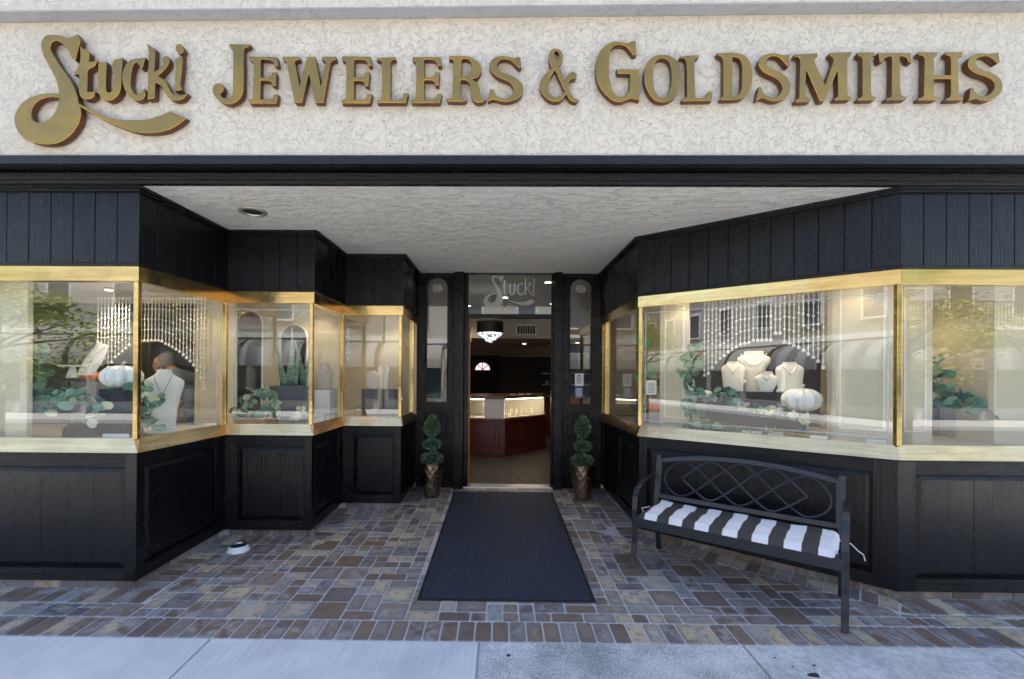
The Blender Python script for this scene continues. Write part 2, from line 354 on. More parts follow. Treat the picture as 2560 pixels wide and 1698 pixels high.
def bay(poly,i,name_lab,panels=None,first=False,last=False,post0=True,post1=True,etch=True,glassT=(0,1)):
    Ls=(poly[i+1]-poly[i]).length; mid=poly[i].lerp(poly[i+1],.5)
    t=empty('display_window',(mid.x,mid.y,0),name_lab,'window bay')
    inv=Vector((-mid.x,-mid.y,0))
    def put(mb,name,m,**k):
        mb.v=[(x-mid.x,y-mid.y,z) for x,y,z in mb.v]; return mb.build(name,m,t,**k)
    # upper planking
    b=MB(); piece(b,poly,i,0,1,-.09,-.021,Z_PB-.02,Z_C+.1); put(b,'plank_backing',M['wood'])
    n=max(2,round(Ls/.155)); gp=.0022/Ls
    for k in range(n):
        b=MB(); t0=k/n+(gp if k else 0); t1=(k+1)/n-(gp if k<n-1 else 0)
        piece(b,poly,i,t0,t1,-.02,0,Z_PB,Z_C+.05); put(b,'plank',M['wood'],bevel=.0025)
    b=MB(); piece(b,poly,i,0,1,0.0005,.02,Z_CB,Z_C+.01); piece(b,poly,i,0,1,.0205,.032,Z_CB+.018,Z_C+.01); put(b,'cornice',M['woodx'])
    b=MB(); piece(b,poly,i,0,1,-.03,.010,Z_BT,Z_PB-.0005); put(b,'ledge',M['woodx'],bevel=.003)
    # brass header, clips
    b=MB(); piece(b,poly,i,0,1,-.07,-.006,Z_BB,Z_BT-.0005); b_=put(b,'brass_header',M['brass'],bevel=.002)
    for e in (0,1):
        if (e==0 and first) or (e==1 and last): continue
        b=MB(); a=.022/Ls
        piece(b,poly,i,0 if e==0 else 1-a,a if e==0 else 1,-.0055,-.003,Z_BB+.004,Z_BT-.006); put(b,'corner_clip',M['brass'])
    # glass
    b=MB(); piece(b,poly,i,glassT[0],glassT[1],-.051,-.045,Z_GB-.006,Z_BB+.004); put(b,'glass_pane',M['glass'])
    # brass sill
    b=MB(); piece(b,poly,i,0,1,-.056,.000,Z_SB,Z_GB,-.056,-.0385); b.v=b.v; put(b,'brass_sill',M['sill'])
    b=MB(); piece(b,poly,i,0,1,-.03,-.004,Z_SB-.014,Z_SB-.0005); put(b,'sill_moulding',M['woodx'])
    for e in (0,1):
        if (e==0 and first) or (e==1 and last): continue
        b=MB(); a=.016/Ls
        piece(b,poly,i,0 if e==0 else 1-a,a if e==0 else 1,-.0,.0022,Z_SB+.002,Z_GB-.002,-.0385,-.0363); put(b,'sill_clip',M['sill'])
    # lower panelling
    o=-.024; zt=Z_SB-.0145
    b=MB(); piece(b,poly,i,0,1,-.10,-.047,wbz,zt); put(b,'panel_backing',M['wood'])
    pans=panels or [(.095/Ls,1-.095/Ls)]
    tt=[0]; 
    for (a,c) in pans: tt+=[a,c]
    tt.append(1)
    for k in range(0,len(tt)-1,2):
        if tt[k+1]-tt[k]>1e-4:
            b=MB(); piece(b,poly,i,tt[k],tt[k+1],-.0465,o,wbz,zt); put(b,'stile',M['wood'],bevel=.0015)
    for (a,c) in pans:
        zb=lambda y: wbz(y)+.088
        ztp=zt-.085
        e=.0005/Ls
        b=MB(); piece(b,poly,i,a+e,c-e,-.0465,o-.0005,ztp,zt); put(b,'rail',M['woodx'],bevel=.0015)
        b=MB(); piece(b,poly,i,a+e,c-e,-.0465,o-.0005,wbz,zb); put(b,'rail',M['woodx'],bevel=.0015)
        # raised field: sloping margin and vertical boards
        mrg=.032; W=(c-a)*Ls; g1=.008
        q=lambda tt_,off,z:(lambda p:(p.x,p.y,z(p.y) if callable(z) else z))(pt(poly,i,tt_,off))
        A0,A1=a+g1/Ls,c-g1/Ls; B0,B1=A0+mrg/Ls,A1-mrg/Ls
        zl0=lambda y: zb(y)+g1; zl1=lambda y: zb(y)+g1+mrg
        zu0,zu1=ztp-g1,ztp-g1-mrg; lo,hi=-.043,-.029
        b=MB()
        o1=[q(A0,lo,zl0),q(A1,lo,zl0),q(A1,lo,zu0),q(A0,lo,zu0)]; i1=[q(B0,hi,zl1),q(B1,hi,zl1),q(B1,hi,zu1),q(B0,hi,zu1)]
        bk=[q(A0,-.0465,zl0),q(A1,-.0465,zl0),q(A1,-.0465,zu0),q(A0,-.0465,zu0)]
        for k in range(4):
            l=(k+1)%4; b.quad(o1[k],o1[l],i1[l],i1[k]); b.quad(bk[k],bk[l],o1[l],o1[k])
        put(b,'panel_margin',M['wood'])
        nb=max(2,round(W/.2)); 
        for k in range(nb):
            b=MB(); u0=B0+(B1-B0)*k/nb+(.0008/Ls if k else 0); u1=B0+(B1-B0)*(k+1)/nb-(.0008/Ls if k<nb-1 else 0)
            d=random.uniform(-.0006,.0006)
            piece(b,poly,i,u0,u1,-.0465,hi+d,zl1,zu1); put(b,'panel_board',M['wood'])
    # brick base course
    nb=max(2,round(Ls/.2)); e=.004/Ls
    b=MB(); piece(b,poly,i,0,1,-.10,-.062,frz,lambda y: wbz(y)-.0005); put(b,'base_mortar',M['grout'])
    for k in range(nb):
        b=MB(); piece(b,poly,i,k/nb+e,(k+1)/nb-e,-.0615,-.055+random.uniform(-.002,.002),lambda y: floorz(y)-.01,lambda y: wbz(y)-.006)
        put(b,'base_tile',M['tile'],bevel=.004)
    return t,put
def post(poly,k,t_obj,put,o=-.036,s=.017):
    p=offset(poly,o)[k]; b=MB()
    n=normals(poly); a=n[min(k,len(n)-1)]; tv=Vector((-a.y,a.x))
    c=[p+a*s+tv*s,p-a*s+tv*s,p-a*s-tv*s,p+a*s-tv*s]
    b.hexa([(q.x,q.y,Z_GB-.004) for q in reversed(c)]+[(q.x,q.y,Z_BB+.004) for q in reversed(c)]); put(b,'brass_post',M['brass'],bevel=.004)
labsL=['leftmost street-facing display window with black panels under a brass sill',
 'left display window side facing the entry, with the bead curtain and man behind it',
 'second stepped display window on the left, its tall leaves behind glass, above the pet bowl',
 'narrow side window of the second left step, beside the white card stand',
 'third stepped display window on the left, holding two small white busts',
 'innermost narrow left window side next to the left topiary']
bays=[]
for i in range(6):
    T,put=bay(PL,i,labsL[i],first=(i==0),last=(i==5), panels=([(.60,.9715)] if i==0 else None))
    if i>0: post(PL,i,T,put)
    if i==5:
        for tt in (.80,.955):
            p=pt(PL,5,tt,-.04); b=MB(); b.box(p.x-.012,p.y-.02,Z_GB-.004,p.x+.02,p.y+.02,Z_BB+.004); put(b,'brass_post',M['brass'],bevel=.004)
    bays.append((T,put))
labsR=['innermost right window side next to the right topiary, its sill curving at the end',
 'long slanting display window on the right behind the bench, with four white busts',
 'rightmost street-facing display window with a black panel under a brass sill']
LR=[(PR[i+1]-PR[i]).length for i in range(3)]
for i in range(3):
    pan=None
    if i==0: pan=[(.08,.50),(.56,.94)]
    if i==1: pan=[(.085/LR[1],1-.14/LR[1])]
    if i==2: pan=[(.13/LR[2],.42)]
    T,put=bay(PR,i,labsR[i],panels=pan,first=(i==0),last=(i==2))
    if i>0: post(PR,i,T,put)
    if i==0:
        for tt in (.03,.13):
            p=pt(PR,0,tt,-.04); b=MB(); b.box(p.x-.02,p.y-.02,Z_GB-.004,p.x+.012,p.y+.02,Z_BB+.004); put(b,'brass_post',M['brass'],bevel=.004)
    bays.append((T,put))

# ---- etched borders on the glass
def etched(poly,i,bayi,corners=(0,1)):
    T,put=bays[bayi]; Ls=(poly[i+1]-poly[i]).length; o=-.0435
    b=MB()
    def strip(x0,z0,x1,z1): piece(b,poly,i,max(x0,.001)/Ls,min(x1,Ls-.001)/Ls,o-.0008,o,z0,z1)
    m=.055; th=.011
    lo,hi=Z_GB+.045,Z_BB-.06
    strip(m,lo,Ls-m,lo+th); strip(m,hi,Ls-m,hi+th); strip(m,lo+th,m+th,hi); strip(Ls-m-th,lo+th,Ls-m,hi)
    put(b,'etched_border',M['frost'])
    for e in corners:
        b=MB(); cx=.11 if e==0 else Ls-.11; cz=Z_BB-.085
        dn=[0]
        def disc(x,z,r,n=9):
            k=len(b.v); dn[0]+=1
            for j in range(n):
                a=2*math.pi*j/n; q=pt(poly,i,(x+r*math.cos(a))/Ls,o+.0006+.00012*dn[0]); b.v.append((q.x,q.y,z+r*math.sin(a)))
            b.f.append(list(range(k,k+n)))
        disc(cx,cz,.020)
        for j in range(6):
            a=j*math.pi/3+.3; disc(cx+.030*math.cos(a),cz+.030*math.sin(a),.0125)
        for j in range(5):
            a=j*math.pi/2.5; disc(cx+.052*math.cos(a),cz+.045*math.sin(a),.009,6)
        put(b,'etched_rose',M['frost'])
etched(PL,1,1); etched(PL,2,2,(1,)); etched(PL,3,3,(1,)); etched(PR,1,7,(1,)); 

# ---- ceiling of the entry, beam, sign wall
mb=MB(); mb.quad((-7,3.09,Z_C),(7,3.09,Z_C),(7,5.9,Z_C),(-7,5.9,Z_C)); mb.quad((-7,3.09,Z_C+.2),(7,3.09,Z_C+.2),(7,5.9,Z_C+.2),(-7,5.9,Z_C+.2))
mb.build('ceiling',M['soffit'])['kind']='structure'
bt=empty('lintel_beam',(0,3,Z_C),'long black wooden beam above the entry, under the cream sign wall','beam')
def beamstrip(nm,va,vb,ya,yb,m):
    a,c=P(0,va[0],ya),P(2560,va[1],ya); d,e=P(0,vb[0],ya),P(2560,vb[1],ya); k=3.2
    def ext(p,q,x): return p.z+(q.z-p.z)*(x-p.x)/(q.x-p.x)
    z1=[ext(a,c,x) for x in (-7,7)]; z0=[ext(d,e,x) for x in (-7,7)]
    o=MB().hexa([(-7,ya,z0[0]-Z_C),(7,ya,z0[1]-Z_C),(7,yb,z0[1]-Z_C),(-7,yb,z0[0]-Z_C),(-7,ya,z1[0]-Z_C),(7,ya,z1[1]-Z_C),(7,yb,z1[1]-Z_C),(-7,yb,z1[0]-Z_C)]).build(nm,m,bt,bevel=.002)
    o.location.y=-3; return z0,z1
q0=beamstrip('front_board',(388,388),(409,410),2.926,2.985,M['beam'])
beamstrip('lower_board',(431,434),(447,451),3.040,3.09,M['beam'])
beamstrip('lower_moulding',(447.5,451.5),(458,463),3.055,3.10,M['beam'])
o=MB().box(-7,2.988,.068,7,3.2,.13).build('recess_board',M['wood'],bt); o.location.y=-3
zs=P(1280,388,2.926).z-.004
YW=2.95
c0,c1=P(0,54,YW),P(2560,27,YW)
slope=(c1.z-c0.z)/(c1.x-c0.x); led=lambda x: c0.z+slope*(x-c0.x)
# parapet wall: grid so that the trowelled surface has real relief
def rough_wall(name,x0,x1,y,z0f,z1f,m,nx,nz,th):
    mb=MB(); rnd=random.Random(3)
    for j in range(nz+1):
        for i in range(nx+1):
            x=x0+(x1-x0)*i/nx; z=z0f(x)+(z1f(x)-z0f(x))*j/nz
            mb.v.append((x,y-rnd.uniform(0,.0012)*(0<j<nz),z))
    for j in range(nz):
        for i in range(nx):
            a=j*(nx+1)+i; mb.f.append([a,a+1,a+nx+2,a+nx+1])
    k=len(mb.v)
    mb.v+=[(x0,y+th,z0f(x0)),(x1,y+th,z0f(x1)),(x1,y+th,z1f(x1)),(x0,y+th,z1f(x0))]; mb.f.append([k+3,k+2,k+1,k])
    mb.f.append([0,k,k+1,nx][::-1]); mb.f.append([nz*(nx+1),k+3,k+2,nz*(nx+1)+nx])
    mb.f.append([0,nz*(nx+1),k+3,k]); mb.f.append([nx,k+1,k+2,nz*(nx+1)+nx])
    return mb.build(name,m)
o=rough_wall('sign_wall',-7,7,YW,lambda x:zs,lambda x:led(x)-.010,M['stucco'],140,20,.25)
tag(o,'cream trowelled stucco wall that carries the gold sign letters','wall')
up=MB(); yu=2.862
up.hexa([(-7,yu,led(-7)),(7,yu,led(7)),(7,3.2,led(7)),(-7,3.2,led(-7)),(-7,yu,5.6),(7,yu,5.6),(7,3.2,5.6),(-7,3.2,5.6)])
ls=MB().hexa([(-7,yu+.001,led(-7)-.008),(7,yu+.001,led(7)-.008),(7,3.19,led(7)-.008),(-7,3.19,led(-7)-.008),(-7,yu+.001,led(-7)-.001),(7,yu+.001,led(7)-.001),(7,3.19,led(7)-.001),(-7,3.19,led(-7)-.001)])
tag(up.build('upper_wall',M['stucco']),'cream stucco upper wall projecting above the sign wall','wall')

for u,v in ((842,303),(876,305),(1012,303),(960,303),(1105,337),(1254,306),(1309,304),(1352,310),(1413,313),(975,366),(1033,364),(1184,366),(1627,310),(1604,302),(2137,273),(1700,355),(770,325),(1510,302)):
    p=P(u,v,YW-.002); MB().lathe([(.0045,-.001),(.002,.0)],n=8).build('screw_hole',plain('hole_dark',(.05,.045,.04),.9),bpy.data.objects['sign_wall']).matrix_local=Matrix.Translation((p.x,YW-.0015,p.z))@Matrix.Rotation(math.pi/2,4,'X')

ls.build('soffit_band',M['stucco_shaded'],bpy.data.objects['upper_wall'])  # thin layer that carries the underside shade in its colour
# ================================================================ SIGN LETTERS (traced front outlines; each a bevelled solid)
YF=2.898          # front plane of the letters
GL={
 'J':((520,90,6.953),["378,150c 715,158c 700,178c 640,195 610,235 606,300c 606,900 570,1050 480,1135 370,1178 260,1150 160,1080 98,1000 90,920 118,852 190,832 245,855 262,910 240,965 205,1005 225,1055 280,1090 340,1102 400,1075 435,1005 443,900c 443,290 425,215 378,180c"]),
 'E':((520,90,6.953),["725,368c 1185,370c 1205,512c 1165,505c 1140,440 1080,408 1040,400 900,392c 900,728c 1030,725 1090,700 1112,670 1118,640c 1172,640c 1165,852c 1118,852c 1105,795 1060,768 1000,762 900,764c 895,1108c 1040,1110 1110,1095 1140,1060 1152,1020c 1205,1020c 1180,1162c 725,1162c 705,1112c 760,1095 785,1040 790,950 800,520 790,450 765,420 725,402c"]),
 'W':((520,90,6.953),["1308,370c 1580,372c 1585,400c 1530,412 1500,445 1507,500 1590,925c 1728,372c 1850,370c 1962,935c 2045,500 2045,450 2020,415 1985,405c 1985,370c 2215,372c 2215,405c 2160,420 2115,470 2105,520 1995,1152c 1870,1152c 1750,600c 1625,1152c 1515,1152c 1400,600 1385,510 1360,440 1305,402c"]),
 'E2':((840,120,6.953),["112,152c 590,158c 605,300c 565,295c 540,230 490,198 430,190 305,190c 298,508c 420,512 480,500 510,470 518,425c 570,428c 548,650c 512,645c 500,600 460,570 400,560 298,560c 298,905c 440,905 500,890 530,850 545,805c 610,808c 578,950c 108,950c 92,912c 150,895 180,860 185,780 188,330 180,240 160,210 110,195c"]),
 'L':((840,120,6.953),["718,182c 1025,168c 1030,190c 975,200 940,240 935,290c 930,912c 1070,912 1130,890 1165,850 1180,797c 1240,797c 1205,945c 720,945c 712,915c 770,905 800,870 805,800 808,310 800,240 770,205 715,200c"]),
 'E3':((840,120,6.953),["1340,162c 1815,165c 1820,300c 1785,300c 1750,230 1700,195 1640,188 1520,188c 1520,518c 1640,515 1690,500 1718,470 1730,430c 1790,430c 1770,640c 1735,640c 1720,590 1680,555 1620,548 1520,550c 1520,905c 1660,905 1720,890 1750,855 1765,805c 1830,805c 1795,945c 1325,945c 1308,907c 1370,890 1395,850 1400,780 1408,330 1400,250 1375,215 1340,200c"]),
 'R':((1100,100,6.567),["155,272c 350,270 480,285 590,340 652,410 670,490 640,565 590,615 495,645c 590,700 635,780 650,870 670,945 740,980c 700,1010 640,1020 570,1000 528,920 510,820 495,720 450,665 400,650 330,650c 330,900c 345,960 375,985 415,990c 395,1005c 130,1000c 115,975c 190,965 210,930 215,850 232,450 232,350 210,310 155,300c","345,305c 430,300 500,335 525,410 520,510 495,570 430,605 340,612c"]),
 'S':((1100,100,6.567),["1285,285c 1312,292c 1325,440c 1300,450c 1230,385 1160,325 1060,302 970,325 925,390 940,465 1010,530 1150,580 1260,640 1340,720 1358,800 1335,890 1250,960 1120,1000 1010,995 920,970 860,965 800,988c 830,815c 878,820c 900,890 960,945 1050,968 1140,945 1200,890 1220,810 1185,720 1090,655 960,600 870,530 820,440 830,365 890,305 980,275 1090,275 1200,300"]),
 '&':((1100,100,6.567),["1905,150 1975,180 2010,260 1990,350 1945,428c 2070,720c 2080,640 2120,560 2180,530 2235,565 2225,610 2170,632 2125,655 2105,710 2105,790c 2150,900 2200,965 2265,985c 2240,1012c 2180,1000 2120,950 2075,872c 2030,935 1960,990 1870,1002 1760,955 1680,860 1648,760 1670,650 1740,560 1850,462c 1800,350 1795,260 1830,180","1915,170 1958,205 1962,270 1920,358c 1885,300 1870,230 1880,185","1890,470c 2060,845c 2010,915 1900,952 1820,910 1770,830 1765,730 1800,620"]),
 'G':((1470,90,7.164),["530,112 600,120 680,138 720,135 780,108 845,100c 860,330c 815,335c 770,270 700,190 620,152 540,148 460,170 410,230 380,320 368,460 365,650 380,820 420,950 500,1070 600,1102 680,1080 730,1020 755,940 765,820c 765,668c 545,665c 527,608c 908,608c 913,1140c 850,1120 760,1112 680,1140 600,1170 500,1165 400,1110 280,990 200,860 160,700 150,560 170,420 230,270 330,170 430,120"]),
 'O':((1470,90,7.164),["1340,345 1470,365 1590,450 1655,600 1672,760 1640,930 1560,1070 1430,1160 1330,1172 1210,1140 1100,1020 1040,880 1018,740 1040,570 1110,430 1220,360","1340,388 1420,410 1485,500 1510,650 1510,800 1480,960 1410,1075 1330,1110 1250,1080 1185,960 1160,800 1160,640 1180,500 1250,410"]),
 'L2':((1470,90,7.164),["1665,375c 1975,352c 1972,378c 1930,390 1900,420 1893,480c 1915,1120c 2040,1120 2100,1110 2140,1070 2165,1005c 2222,1005c 2210,1152c 1700,1157c 1700,1132c 1750,1118 1782,1090 1785,1020 1778,500 1760,430 1730,395 1665,388c"]),
 'D':((1780,110,6.221),["100,150c 350,143 470,165 560,240 610,350 622,490 610,640 560,760 480,830 380,855 150,860c 150,842c 180,815 190,770 190,700 190,280 180,220 155,185 115,172c","310,190c 390,195 450,235 478,320 480,500 475,680 440,770 390,812 310,828c"]),
 'S2':((1780,110,6.221),["1130,180c 1192,175c 1200,335c 1180,342c 1120,270 1060,210 970,180 890,192 845,240 835,300 880,370 970,415 1080,460 1170,540 1213,640 1190,770 1110,840 1000,880 900,870 820,840 760,835 700,862c 735,680c 758,678c 790,750 850,815 930,840 1000,832 1070,780 1105,700 1100,640 1060,575 990,520 890,475 800,420 745,350 735,300 760,230 820,180 900,158 1000,155 1070,172"]),
 'M':((1780,110,6.221),["1300,168c 1635,150c 1640,190c 1608,215 1590,250 1600,300 1765,665c 1895,300 1905,240 1885,195 1845,172c 1845,148c 2160,130c 2160,170c 2120,200 2100,240 2100,300 2105,760 2120,805 2165,835c 2150,860c 1930,864c 1920,850c 1965,825 1976,790 1976,740 1970,360c 1745,882c 1690,882c 1460,345c 1450,740 1460,815 1490,845 1530,858c 1520,890c 1320,897c 1310,880c 1360,845 1372,800 1372,740 1385,300 1380,230 1350,195 1300,190c"]),
 'I':((2120,110,5.373),["145,122c 352,120c 350,150c 320,160 305,190 303,240 305,650 320,700 370,720c 355,746c 150,752c 145,738c 190,715 205,690 205,640 205,230 195,175 145,150c"]),
 'T':((2120,110,5.373),["420,125c 838,125c 848,240c 825,232c 800,180 750,154 690,152c 695,500 705,650 725,698 790,715c 775,740c 530,746c 535,730c 585,715 600,690 602,640 605,170c 560,155 500,180 470,232c 440,235c"]),
 'H':((2120,110,5.373),["960,118c 1195,118c 1193,150c 1160,165 1145,190 1145,230 1145,425c 1395,425c 1395,230 1385,165 1330,140c 1330,118c 1535,112c 1535,150c 1495,165 1475,190 1475,240 1480,650 1495,695 1545,718c 1535,745c 1330,750c 1330,738c 1375,715 1390,680 1395,630 1395,462c 1145,462c 1145,640 1160,700 1205,722c 1190,745c 960,752c 955,738c 1010,715 1030,690 1032,640 1040,230 1030,165 960,140c"]),
 'S3':((2120,110,5.373),["1940,132c 2020,120c 2035,240c 2010,250c 1960,200 1890,160 1810,152 1740,180 1712,230 1725,290 1790,345 1900,380 2000,430 2060,500 2075,580 2045,660 1970,720 1870,752 1780,748 1720,725 1640,747c 1660,592c 1682,590c 1700,640 1760,695 1830,708 1910,680 1970,610 1985,540 1950,480 1860,430 1740,390 1650,330 1625,270 1640,200 1700,150 1790,130 1870,137"]),
 'cS':((20,70,4.9),["530,90 620,97 720,130 780,115 850,88c 880,145c 818,388c 790,370c 740,270 690,200 620,157 570,150 520,190 515,260 560,350 640,480 730,600 800,720 840,830 858,930 885,1010 870,1130 800,1260 680,1370 560,1415 400,1415 240,1370 130,1270 82,1130 120,1000 220,890 370,825 500,808 634,812c 600,650 540,520 460,380 415,240 420,160 460,105","632,846c 500,842 380,880 300,960 275,1050 300,1130 370,1165 430,1165 530,1100 600,1010 633,900c"]),
 'swash':((180,90,5.806),["92,985c 200,1040 400,1140 620,1210 850,1228 1100,1215 1280,1160 1420,1098c 1640,1195c 1520,1290 1350,1370 1150,1400 950,1390 750,1330 500,1230 300,1120 100,1012c"]),
 'ct':((180,90,5.806),["120,160c 238,240c 232,388c 350,372c 320,430 260,460 215,495c 210,820c 325,815c 300,885 220,915 150,895 110,820 108,700 112,545c 38,553c 95,455 125,350 128,240"]),
 'cu':((180,90,5.806),["385,395c 490,382c 480,560 478,750 500,818 560,820 600,760 618,600 608,500c 580,465c 610,350c 722,325c 705,600 690,780 630,880 540,928 450,905 390,820 383,650"]),
 'cc':((180,90,5.806),["930,337 1050,325c 1015,455c 1000,460c 960,390 920,375 880,420 850,530 840,700 870,800 930,858 1000,835 1045,785c 1060,850c 1020,910 930,930 850,880 770,770 735,600 760,470 830,370"]),
 'ck':((180,90,5.806),["1095,125c 1195,190c 1180,535c 1270,475 1335,405c 1310,350 1335,305 1385,302 1400,370 1360,450 1225,585c 1330,640 1440,830 1530,875 1650,850c 1590,910 1470,925 1385,870 1320,740 1260,690 1195,665c 1185,897c 1100,912c 1108,560 1118,230"]),
 'ci':((180,90,5.806),["1500,350c 1597,300c 1575,560 1560,700 1582,775c 1500,792c 1505,560 1515,400"]),
 'dot':((180,90,5.806),["1555,120 1600,160 1605,215 1560,250 1515,210 1518,145"]),
}
def outline(key, plane=None):
    (ox,oy,sc),cs=GL[key]; out=[]
    for c in cs:
        pts=[]
        for w_ in c.split():
            cr=w_.endswith('c'); x,y=map(float,w_.rstrip('c').split(',')); pts.append((ox+x/sc,oy+y/sc,cr))
        out.append(pts)
    return out
def glyph_mesh(name, loops, depth, bev, mats_):
    """loops: [(x,z,corner)] in local units -> mesh facing -Y"""
    cu=bpy.data.curves.new(name,'CURVE'); cu.dimensions='2D'; cu.fill_mode='BOTH'; cu.resolution_u=6
    cu.extrude=depth/2; cu.bevel_depth=bev; cu.bevel_resolution=2; cu.offset=0
    for lp in loops:
        sp=cu.splines.new('BEZIER'); sp.bezier_points.add(len(lp)-1); sp.use_cyclic_u=True; n=len(lp)
        for i,(x,z,cr) in enumerate(lp):
            b=sp.bezier_points[i]; b.co=(x,z,0)
            if cr: b.handle_left_type=b.handle_right_type='FREE'
            pv,nx=Vector(lp[i-1][:2]),Vector(lp[(i+1)%n][:2]); me_=Vector((x,z))
            t=(nx-pv); t=t.normalized() if t.length>1e-9 else Vector((1,0))
            lp_,ln_=(me_-pv).length/3,(nx-me_).length/3
            if cr:
                b.handle_left=(*(me_+(pv-me_).normalized()*lp_),0); b.handle_right=(*(me_+(nx-me_).normalized()*ln_),0)
            else:
                b.handle_left_type=b.handle_right_type='FREE'
                b.handle_left=(*(me_-t*lp_),0); b.handle_right=(*(me_+t*ln_),0)
    ob=bpy.data.objects.new('tmp_curve',cu); link(ob)
    dg=bpy.context.evaluated_depsgraph_get(); me=bpy.data.meshes.new_from_object(ob.evaluated_get(dg))
    bpy.data.objects.remove(ob); bpy.data.curves.remove(cu)
    me.transform(Matrix.Rotation(math.pi/2,4,'X')); me.materials.clear()
    for m in mats_: me.materials.append(m)
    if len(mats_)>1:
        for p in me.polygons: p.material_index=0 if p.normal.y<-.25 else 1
    me.name=name; return me
def sign_letter(parent, key, lab, org, dy=0):
    loops=[]
    for lp in outline(key): loops.append([(P(u,v,YF).x-org.x,P(u,v,YF).z-org.z,c) for u,v,c in lp])
    me=glyph_mesh('letter',loops,.034,.0042,[M['gold'],M['goldside']])
    o=link(bpy.data.objects.new('letter',me)); o.parent=parent; o.location=(0,.020+dy,0); o['label']=lab; return o
def sign(name,label,keys,labs):
    ps=[P(u,v,YF) for k in keys for lp in outline(k) for u,v,c in lp]
    org=Vector((sum(p.x for p in ps)/len(ps),YF,min(p.z for p in ps)))
    t=empty(name,org,label,'sign letters')
    for i,(k,l) in enumerate(zip(keys,labs)): sign_letter(t,k,l,org,dy=.0015*(i%2))
    return t
sign('script_sign','gold script shop name "Stucki" with a long swash on the stucco wall',['cS','swash','ct','cu','cc','ck','ci','dot'],
     ['large looping script letter S','swash stroke under the name','script letter t','script letter u','script letter c','script letter k','script letter i without its dot','dot of the letter i'])
sign('block_sign','gold serif word JEWELERS mounted on the stucco wall',['J','E','W','E2','L','E3','R','S'],['tall letter J','first letter E','letter W','second letter E','letter L','third letter E','letter R','letter S'])
sign('block_sign','gold ampersand mounted between the two serif words',['&'],['ampersand'])
sign('block_sign','gold serif word GOLDSMITHS mounted on the stucco wall',['G','O','L2','D','S2','M','I','T','H','S3'],['tall letter G','letter O','letter L','letter D','first letter S','letter M','letter I','letter T','letter H','last letter S'])
for u,v in ((842,303),(876,305),(1012,303),(1075,306),(960,303),(1105,337),(1075,305),(1213,303),(1254,306),(1309,304),(1352,310),(1413,313),(975,366),(1033,364),(1184,366),(1627,310),(1604,302),(2137,273),(1700,355)):
    pass
# ================================================================ DOOR WALL
YD=5.79; ZF=floorz(YD)
def zv(v,Y=YD,u=1280): return P(u,v,Y).z
def xu(u,Y=YD,v=1000): return P(u,v,Y).x
dw=empty('entry_wall',(.12,YD,0),'black panelled entrance wall with the open doorway and arched side windows','wall')
def dput(mb,nm,m,par=None,**k):
    mb.v=[(x-.12,y-YD,z) for x,y,z in mb.v]; return mb.build(nm,m,par or dw,**k)
xl0,xl1=PL[6].x-.02,xu(1134.8); xr0,xr1=xu(1402.7),PR[0].x+.02
zt=Z_C
def side(x0,x1,ax0,ax1,va,vb,rx0,rx1,flip):
    zb,ztop=zv(vb),zv(va); cx=(ax0+ax1)/2; r=(ax1-ax0)/2; y0,y1=YD-.02,YD+.03
    # board with an arched opening: built as strips
    mb=MB(); mb.box(x0,y0,ZF-.02,x1,y1,zb); mb.box(x0,y0,zb+.0002,ax0,y1,zt); mb.box(ax1,y0,zb+.0002,x1,y1,zt); n=14; zc=ztop-r
    for k in range(n):
        a0,a1=math.pi*(1-k/n),math.pi*(1-(k+1)/n)
        xa,xb=cx+r*math.cos(a0),cx+r*math.cos(a1); za,zb_=zc+r*math.sin(a0),zc+r*math.sin(a1)
        mb.hexa([(xa,y0,za),(xb,y0,zb_),(xb,y1,zb_),(xa,y1,za),(xa,y0,zt),(xb,y0,zt),(xb,y1,zt),(xa,y1,zt)])
    dput(mb,'side_board',M['wood'])
    pts=[(ax0,y0-.004,zb),(ax0,y0-.004,zc)]+[(cx-r*math.cos(math.pi*k/16),y0-.004,zc+r*math.sin(math.pi*k/16)) for k in range(1,16)]+[(ax1,y0-.004,zc),(ax1,y0-.004,zb)]
    win=empty('arched_window',(0,0,0)); win.parent=dw
    mb=MB(); mb.tube(pts+[],.007,6,closed=True); dput(mb,'frame',M['wood'],win,smooth=True)
    mb=MB(); prof=[(p[0],p[2]) for p in pts]; k=len(prof)
    mb.v=[(x,YD,z) for x,z in prof]+[(x,YD+.006,z) for x,z in prof]; mb.f=[list(range(k)),list(range(2*k-1,k-1,-1))]+[[i,(i+1)%k,k+(i+1)%k,k+i] for i in range(k)]
    dput(mb,'pane',M['glass'],win)
    # raised lower panel
    z0,z1=ZF+.16,zv(1031)
    mb=MB()
    for s_,(a,b,c,d) in enumerate(((rx0,z0,rx1,z0+.012),(rx0,z1-.012,rx1,z1),(rx0,z0+.0122,rx0+.012,z1-.0122),(rx1-.012,z0+.0122,rx1,z1-.0122))): mb.box(a,y0-.008,b,c,y0-.0005,d)
    dput(mb,'panel_moulding',M['wood'],bevel=.003)
    mb=MB(); a=.03; mb.hexa([(rx0+.02,y0-.0006,z0+.02),(rx1-.02,y0-.0006,z0+.02),(rx1-a-.01,y0-.009,z0+.04),(rx0+a+.01,y0-.009,z0+.04),(rx0+.02,y0-.0006,z1-.02),(rx1-.02,y0-.0006,z1-.02),(rx1-a-.01,y0-.009,z1-.04),(rx0+a+.01,y0-.009,z1-.04)])
    dput(mb,'raised_panel',M['wood'])
    mb=MB(); mb.box(x0,y0-.012,zt-.05,x1,y0-.0005,zt-.02); dput(mb,'top_moulding',M['woodx'])
    mb=MB(); mb.box(x0,y0-.014,ZF-.01,x1,y0-.0005,ZF+.03); dput(mb,'base_moulding',M['woodx'])
    return win
